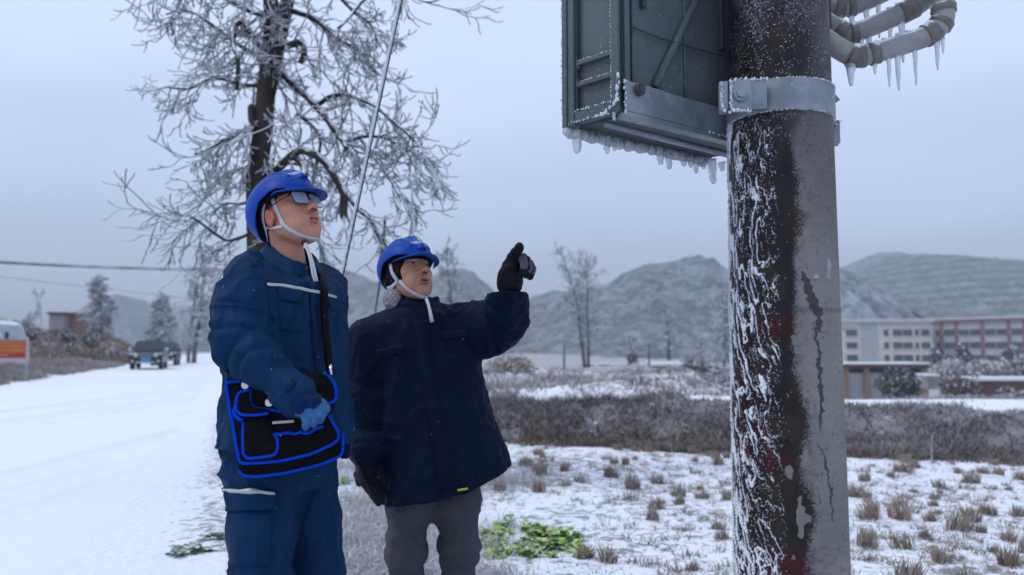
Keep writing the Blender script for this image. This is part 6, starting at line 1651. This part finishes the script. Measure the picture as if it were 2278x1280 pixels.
bp('piping', [(532, 1048), (540, 1059), (570, 1061), (627, 1054), (690, 1040), (721, 1031), (761, 1014), (763, 990), (763, 962)], .0042, -.006)
bp('piping', [(503, 852), (520, 849), (545, 849), (552, 853)], .0045, .008)
# top flap
fl = [(548, 866), (560, 852), (620, 842), (680, 833), (719, 829), (736, 840), (747, 862), (749, 884), (742, 896), (721, 902), (690, 906), (640, 916), (600, 908), (560, 902)]
flap = bag_shell('flap', resample(fl + [fl[0]], 10)[:-1], .012, .012, M_BAGK, t_b)
bp('flap_piping', [(719, 829), (736, 840), (747, 862), (749, 884), (743, 895), (721, 901), (700, 905)], .0047, .016, None, flap)
bp('flap_piping', [(558, 866), (555, 890), (560, 905), (575, 909), (600, 911), (628, 916), (648, 924)], .0045, .017, None, flap)
# small pocket with its own lid
lid = [(527, 872), (552, 866), (556, 890), (560, 906), (600, 912), (596, 922), (560, 926), (541, 925), (526, 912)]
pk = bag_shell('side_pocket', resample([(540, 942), (558, 925), (607, 925), (610, 968), (617, 972), (618, 1003), (612, 1014), (550, 1021), (541, 1014)] + [(540, 942)], 9)[:-1], .008, .02, M_BAGK, t_b)
ld = bag_shell('pocket_lid', resample(lid + [lid[0]], 9)[:-1], .020, .012, M_BAGK, t_b)
bp('piping', [(555, 867), (530, 873), (525, 892), (524, 911), (531, 921), (543, 924), (570, 924), (598, 919)], .0045, .026, None, ld)
bp('piping', [(541, 940), (540, 975), (541, 1012), (550, 1021), (580, 1018), (612, 1013), (618, 1004), (618, 985), (616, 971), (608, 966)], .0045, .013, None, pk)
bp('pocket_gusset', [(524, 905), (518, 915), (524, 930), (540, 936)], .006, .018, M_BLUEP)
# loops for tools
wav = [(608, 967), (632, 966), (640, 958), (648, 966), (662, 967), (668, 957), (676, 966), (694, 962), (703, 950), (716, 953), (720, 948)]
bp('tool_loop_trim', wav, .0046, .016)
tl = bag_shell('tool_loops', [(606, 928), (650, 922), (690, 930), (716, 938), (719, 950), (694, 962), (662, 967), (632, 967), (608, 966)], .007, .012, M_BAGK, t_b)
bp('reflective_band', [(606, 941), (630, 939), (654, 937)], .0045, .018, M_REFL, tl, .4)
for x, y in ((599, 896), (546, 857), (706, 884)):
    c = BG(x, y, .026); mb = MB(); mb.tube([c, c - Vector((0, .004, 0))], [.0125, .0115], 18); mb.tube([c - Vector((0, .004, 0)), c - Vector((0, .007, 0))], .006, 12); mb.build('snap_button', M_CHROME, flap)
# shoulder strap across the chest
strip('shoulder_strap', jtree, [(704, 586), (713, 606), (717, 640), (719, 690), (722, 740), (728, 790), (733, 832)], 14, M_BLACKF, t_b, .010, .006, 7)
mb = MB(); mb.tube([P(735, 812, 2.44), P(736, 834, 2.43)], .0055, 8); mb.build('strap_clip', M_CHROME, t_b, True)

# ------------------------------------------------------------------ the pointing man
YC = 3.3; t_c = thing('person', 'man in long dark navy coat and blue helmet, pointing up with a gloved hand', 'person', (P(960, 800, YC).x, YC, -.05), 'line workers')
FC = frame_of(18)[:, 1]; RC = frame_of(18)[:, 0]
zC = lambda y: CAMZ + (HOR - y) / 537.0
cC = lambda px: (px - CX) / FPX * YC
def ringsC(rows): return [zC(r[0]) for r in rows], [cC(r[1]) for r in rows], [YC] * len(rows), [r[2] for r in rows], [r[3] for r in rows]
COATR = ringsC([(672, 922, .082, .082), (688, 922, .105, .10), (702, 922, .158, .115), (722, 924, .198, .128), (750, 932, .208, .14), (800, 948, .214, .152), (900, 966, .230, .166), (1000, 991, .252, .178), (1060, 1002, .266, .184), (1130, 1014, .284, .19)])
s1, e1, w1_ = arr(P(822, 752, 3.22)), arr(P(812, 885, 3.24)), arr(P(815, 1005, 3.18))
s2, e2, w2_ = arr(P(1024, 722, 3.34)), arr(P(1122, 722, 3.20)), arr(P(1133, 634, 3.03))
def coatC(p):
    d = loft(p, *COATR, FC)
    a = (p[:, 0] - cC(990)) * RC[0] + (p[:, 1] - YC) * RC[1]
    r = smin(chain(p, [s1, e1], [.082, .072], .04), smin(chain(p, [e1, w1_], [.072, .062], .03), cap(p, w1_ + arr((0, 0, .035)), w1_ + arr((0, 0, -.004)), .064, .063), .008), .035)
    l = smin(chain(p, [s2, s2 * .5 + e2 * .5 - arr((0, 0, .012)), e2], [.086, .086, .082], .05), smin(chain(p, [e2, w2_], [.084, .062], .03), cap(p, w2_ + (e2 - w2_) * .22, w2_, .067, .062), .008), .04)
    l = smin(l, cap(p, arr(P(1045, 760, 3.3)), arr(P(1090, 755, 3.24)), .045, .050), .06)
    d = smin(d, r, .035); d = smin(d, l, .06)
    return d
def coat_cut(p):
    a = (p[:, 0] - cC(990)) * RC[0] + (p[:, 1] - YC) * RC[1]
    arm = cap(p, s1, e1, .1, .1); arm = np.minimum(arm, cap(p, e1, w1_, .085, .085))
    hem = (.638 - .20 * a + .55 * np.clip(-a - .05, 0, 1) * .3) - p[:, 2]
    return np.where((arm < 0) & (p[:, 0] < cC(856)), banded(coatC, dispC)(p), np.maximum(banded(coatC, dispC)(p), hem))
def dispC(p):
    q = folds(p, 6.5, .009, (1, 1, .45), 13.0) + folds(p, 15.0, .006, (1, 1, .7), 5.0)
    wob = 2.4 * vn(p * 12)
    for a, b, c0, w_ in ((s2, e2, .75, .35), (e2, w2_, .3, .4), (e1, w1_, .1, .35), (e1, w1_, .9, .2), (s1, e1, .95, .15)):
        t_ = ((p - a) @ (b - a)) / float((b - a) @ (b - a)); near = cap(p, a, b, .09, .08) < .02
        s = np.abs(np.sin(t_ * 9.0 + wob)) ** .8 * np.exp(-((t_ - c0) / w_) ** 2); q = q + .014 * (s - .3 * (s > .02)) * near
    return q
ct_, ctree = garment('coat', coat_cut, (cC(800) - .16, YC - .42, .50), (cC(1150) + .12, YC + .30, 1.42), .0056, M_COAT, t_c)
patch('pocket_flap', ctree, [(834, 779), (902, 766), (905, 786), (838, 801)], 10, 4, M_COAT, t_c, .008, .009)
patch('pocket_flap', ctree, [(976, 742), (1042, 733), (1044, 750), (982, 757)], 10, 4, M_COAT, t_c, .008, .009)
strip('placket', ctree, [(938, 712), (942, 760), (950, 830), (962, 900), (975, 970), (986, 1040), (992, 1094)], 34, M_COAT, t_c, .006, .008, 9)
strip('placket_seam', ctree, [(922, 712), (926, 760), (934, 830), (945, 900), (957, 970), (968, 1040), (975, 1092)], 3, M_BLACKF, t_c, .003, .003, 9)
strip('yoke_seam', ctree, [(978, 690), (984, 712), (982, 735)], 2.5, M_BLACKF, t_c, .002, .002, 6)
M_YEL = mat('yellow_tag', (.52, .48, .04), .7)
strip('hem_tag', ctree, [(1018, 1091), (1029, 1089), (1040, 1087)], 4.5, M_YEL, t_c, .004, .003, 6)
ncC = arr((cC(924), YC - .02, zC(690)))
def collarC(p):
    q = p - ncC; a = q[:, 0] * RC[0] + q[:, 1] * RC[1]; b = q[:, 0] * FC[0] + q[:, 1] * FC[1]; z = q[:, 2]
    top = .036 - .12 * b; k = np.sqrt((a / (.084 + .12 * np.clip(top - z, 0, .1))) ** 2 + (b / (.086 + .1 * np.clip(top - z, 0, .1))) ** 2)
    d = smax(np.abs((k - 1) * .086) - .009, np.maximum(z - top, -.05 - z), .008)
    return np.where(b > .03, smax(d, .004 + .25 * np.clip(z + .005, 0, 1) - np.abs(a - .0), .006), d)
garment('collar', banded(collarC, lambda p: folds(p, 12, .003)), ncC - .15, ncC + .15, .0042, M_COAT, t_c)
hR, hL = arr((cC(918), YC - .02, .86)), arr((cC(1012), YC + .02, .86))
kR, kL = arr((cC(910), YC - .05, .41)), arr((cC(1025), YC - .01, .41))
aR, aL = arr((cC(922), YC - .02, .04)), arr((cC(1012), YC + .05, .04))
def trousC(p):
    d = loft(p, [.68, .74, .95], [cC(966)] * 3, [YC] * 3, [.165, .17, .17], [.125, .13, .13], FC)
    for h_, k_, a_ in ((hR, kR, aR), (hL, kL, aL)): d = smin(d, chain(p, [h_, h_ * .4 + k_ * .6, k_, k_ * .5 + a_ * .5, a_], [.090, .083, .066, .065, .072], .05), .025)
    d = smin(d, cap(p, hR - arr((0, 0, .28)), hL - arr((0, 0, .28)), .066, .066), .05)
    return np.maximum(d, -.02 - p[:, 2])
def dispTC(p):
    z = p[:, 2]; s = np.abs(np.sin(z * 42 + 5 * vn(p * 9))) ** .7 * np.exp(-((z - .40) / .10) ** 2)
    return folds(p, 7.0, .007, (1, 1, .45), 23.0) + .012 * (s - .4 * (s > .03))
garment('trousers', banded(trousC, dispTC), (cC(966) - .25, YC - .25, -.03), (cC(966) + .25, YC + .25, .97), .0062, M_GREYT, t_c)
for a_ in (aR, aL):
    def boot2(p, a_=a_):
        f3 = arr((FC[0], FC[1], 0)); d = smin(cap(p, a_ + arr((0, 0, .04)), a_ - arr((0, 0, .03)), .058, .055), cap(p, a_ - arr((0, 0, .045)) - f3 * .03, a_ - arr((0, 0, .052)) + f3 * .15, .045, .042), .03)
        return np.maximum(d, -.058 - p[:, 2])
    garment('boot', boot2, a_ - .26, a_ + .26, .008, M_BLACKF, t_c)
# head
cHC = arr(P(910, 620, 3.29)); HMC = frame_of(42, 22, 4)
Mw, TW, ht2, helmC, hbC = make_head(t_c, cHC, 42, 22, 4, (cC(923), YC - .0, zC(710)), (.42, .218, .142), 'older', .14, .013, -9)
def hoodC(p):
    d = np.maximum(ell(p, (0, -.016, .020), (.092, .108, .128)), -ell(p, (0, -.016, .020), (.083, .100, .120)))
    open_ = ell(p, (0, .10, -.01), (.068, .105, .125))
    return smax(smax(d, -open_, .008), -.125 - p[:, 2], .008)
Vq, Qq = surfnet(banded(hoodC, lambda p: folds(p, 22, .003)), (-.12, -.15, -.15), (.12, .13, .16), .0042); npmesh('hood_liner', TW(Vq), Qq, M_BLACKF, t_c, True); hdt = bvh(TW(Vq), Qq)
def furC(p): return ell(p, (.070, -.040, -.085), (.034, .045, .048))
Vq, Qq = surfnet(banded(furC, lambda p: .009 * (vn(p * 150) - .4)), (.0, -.11, -.16), (.14, .04, -.02), .0036); npmesh('fur_earflap', TW(Vq), Qq, M_FUR, t_c, True)
web('chin_strap', TW, hdt, [(.100, .012, .065), (.094, .016, .01), (.086, .030, -.040)], .0145, M_STRAPW, t_c, .003)
web('chin_strap', TW, ht2, [(.080, .034, -.035), (.066, .046, -.066), (.046, .064, -.100), (.016, .078, -.122), (-.02, .078, -.122)], .0145, M_STRAPW, t_c, .004)
web('chin_strap', TW, hdt, [(.086, .028, -.040), (.094, -.005, -.048), (.092, -.045, -.040)], .0145, M_STRAPW, t_c, .004)
web('chin_strap', TW, ht2, [(-.080, .030, .03), (-.072, .036, -.045), (-.046, .064, -.100), (-.016, .078, -.122)], .0135, M_STRAPW, t_c, .004)
pts = [P(948, 664, 3.17), P(953, 676, 3.155), P(956, 690, 3.14), P(959, 704, 3.135), P(961, 717, 3.13)]
mb = MB(); mb.tube(smooth_pts(pts, 1), [.0065, .0065, .0068, .0072, .0085], 8, flat=.25, up=(.2, 1, 0)); mb.build('strap_end', M_STRAPW, t_c, True)
# pointing left hand
def seg(*q): return [arr(P(x, y, d)) for x, y, d in q]
idx = seg((1131, 590, 2.985), (1140, 574, 2.955), (1148, 562, 2.925), (1155, 551, 2.90))
cur = [seg((1146, 578, 2.975), (1164, 574, 2.935), (1167, 592, 2.915), (1162, 610, 2.925)),
       seg((1150, 586, 2.985), (1172, 579, 2.945), (1176, 596, 2.928), (1170, 612, 2.940)),
       seg((1150, 596, 2.995), (1178, 586, 2.962), (1184, 600, 2.950), (1179, 615, 2.960))]
thm = seg((1122, 612, 2.99), (1128, 600, 2.965), (1141, 590, 2.945))
pal_ = seg((1136, 618, 3.01), (1140, 598, 2.99))
def hC(p):
    d = cap(p, w2_, pal_[0], .040, .042); d = smin(d, cap(p, pal_[0], pal_[1], .042, .038), .02)
    d = smin(d, chain(p, idx, [.0205, .019, .0185, .0175], .006), .010)
    for ch in cur: d = smin(d, chain(p, ch, [.0165, .0150, .0145, .0135], .004), .0045)
    d = smin(d, chain(p, thm, [.0185, .0165, .0135], .006), .008)
    d = smin(d, cap(p, w2_ + (w2_ - e2) * .02, w2_ + (w2_ - e2) * .16, .049, .047), .008)
    return d
Vg, Qg = surfnet(banded(hC, lambda p: folds(p, 26, .0018)), arr(P(1143, 595, 2.97)) - .14, arr(P(1143, 595, 2.97)) + .14, .003)
dc_ = np.minimum.reduce([cap(Vg, ch[1], ch[2], .0155, .0150) for ch in cur]); gg = (dc_ < .0035) & (np.minimum.reduce([cap(Vg, ch[1], ch[2], 0, 0) for ch in cur]) < .0195)
sd = np.sort(np.stack([cap(Vg, ch[1], ch[2], .015, .0145) for ch in cur], 1), 1); gg &= (sd[:, 1] - sd[:, 0]) > .006
gg |= (cap(Vg, thm[0], thm[1], .014, .013) < .003) & (cap(Vg, thm[0], thm[1], .0, .0) < .017)
cG = np.where(gg[:, None], np.array([[.085, .09, .11]]), np.array([[.0055, .006, .0085]]))
npmesh('glove', Vg, Qg, M_GLBLK, t_c, True, cG.astype(np.float32))
# hanging right hand
pal2_ = seg((814, 1022, 3.17), (818, 1050, 3.16))
f2 = [seg((806, 1058, 3.15), (815, 1083, 3.13), (829, 1103, 3.115), (843, 1119, 3.11)), seg((814, 1062, 3.155), (826, 1086, 3.13), (838, 1102, 3.12), (847, 1114, 3.12)), seg((823, 1062, 3.165), (836, 1082, 3.145), (846, 1096, 3.14), (852, 1104, 3.14)), seg((830, 1056, 3.175), (842, 1074, 3.16), (850, 1086, 3.155), (855, 1094, 3.155))]
t2 = seg((802, 1034, 3.14), (796, 1056, 3.115), (800, 1074, 3.10))
def hD(p):
    d = smin(hand_sdf(p, w1_, pal2_, f2, t2, (.038, .040), .0135), cap(p, w1_ - arr((0, 0, .0)), w1_ - arr((0, 0, .035)), .050, .047), .008)
    return d
ctr = arr(P(820, 1065, 3.15)); Vg, Qg = surfnet(banded(hD, lambda p: folds(p, 24, .0022)), ctr - .15, ctr + .15, .0034)
pg = proj(Vg.astype(float)); gg = (pg[0] < 806 + (pg[1] - 1050) * .42) & (pg[1] > 1035)
npmesh('glove', Vg, Qg, M_GLBLK, t_c, True, np.where(gg[:, None], np.array([[.026, .027, .034]]), np.array([[.0055, .006, .0085]])).astype(np.float32))
# ================================================================== SNOW IN THE AIR, HAZE
M_FLAKE = mat('snow_flake', (.85, .87, .9), .8)
mb = MB(); rnd = random.Random(31)
for i in range(45):
    px, py = rnd.uniform(470, 1180), rnd.uniform(560, 1260); Y = rnd.uniform(1.9, 2.25); r = rnd.uniform(.0003, .0007)
    mb.ball(P(px, py, Y), (r, r, r * rnd.uniform(.8, 1.8)), 5, 4)
tag(mb.build('falling_snow', M_FLAKE, None, True), kind='stuff')
m = bpy.data.materials.new('haze_air'); m.use_nodes = True; t = m.node_tree; t.nodes.clear()
o = t.nodes.new('ShaderNodeOutputMaterial'); v = t.nodes.new('ShaderNodeVolumePrincipled')
v.inputs['Color'].default_value = (.82, .89, .98, 1); v.inputs['Density'].default_value = .00105; v.inputs['Anisotropy'].default_value = .1
t.links.new(v.outputs[0], o.inputs['Volume'])
mb = MB(); mb.box((0, 1750, 48), (7000, 3700, 114)); tag(mb.build('haze', m), kind='stuff')
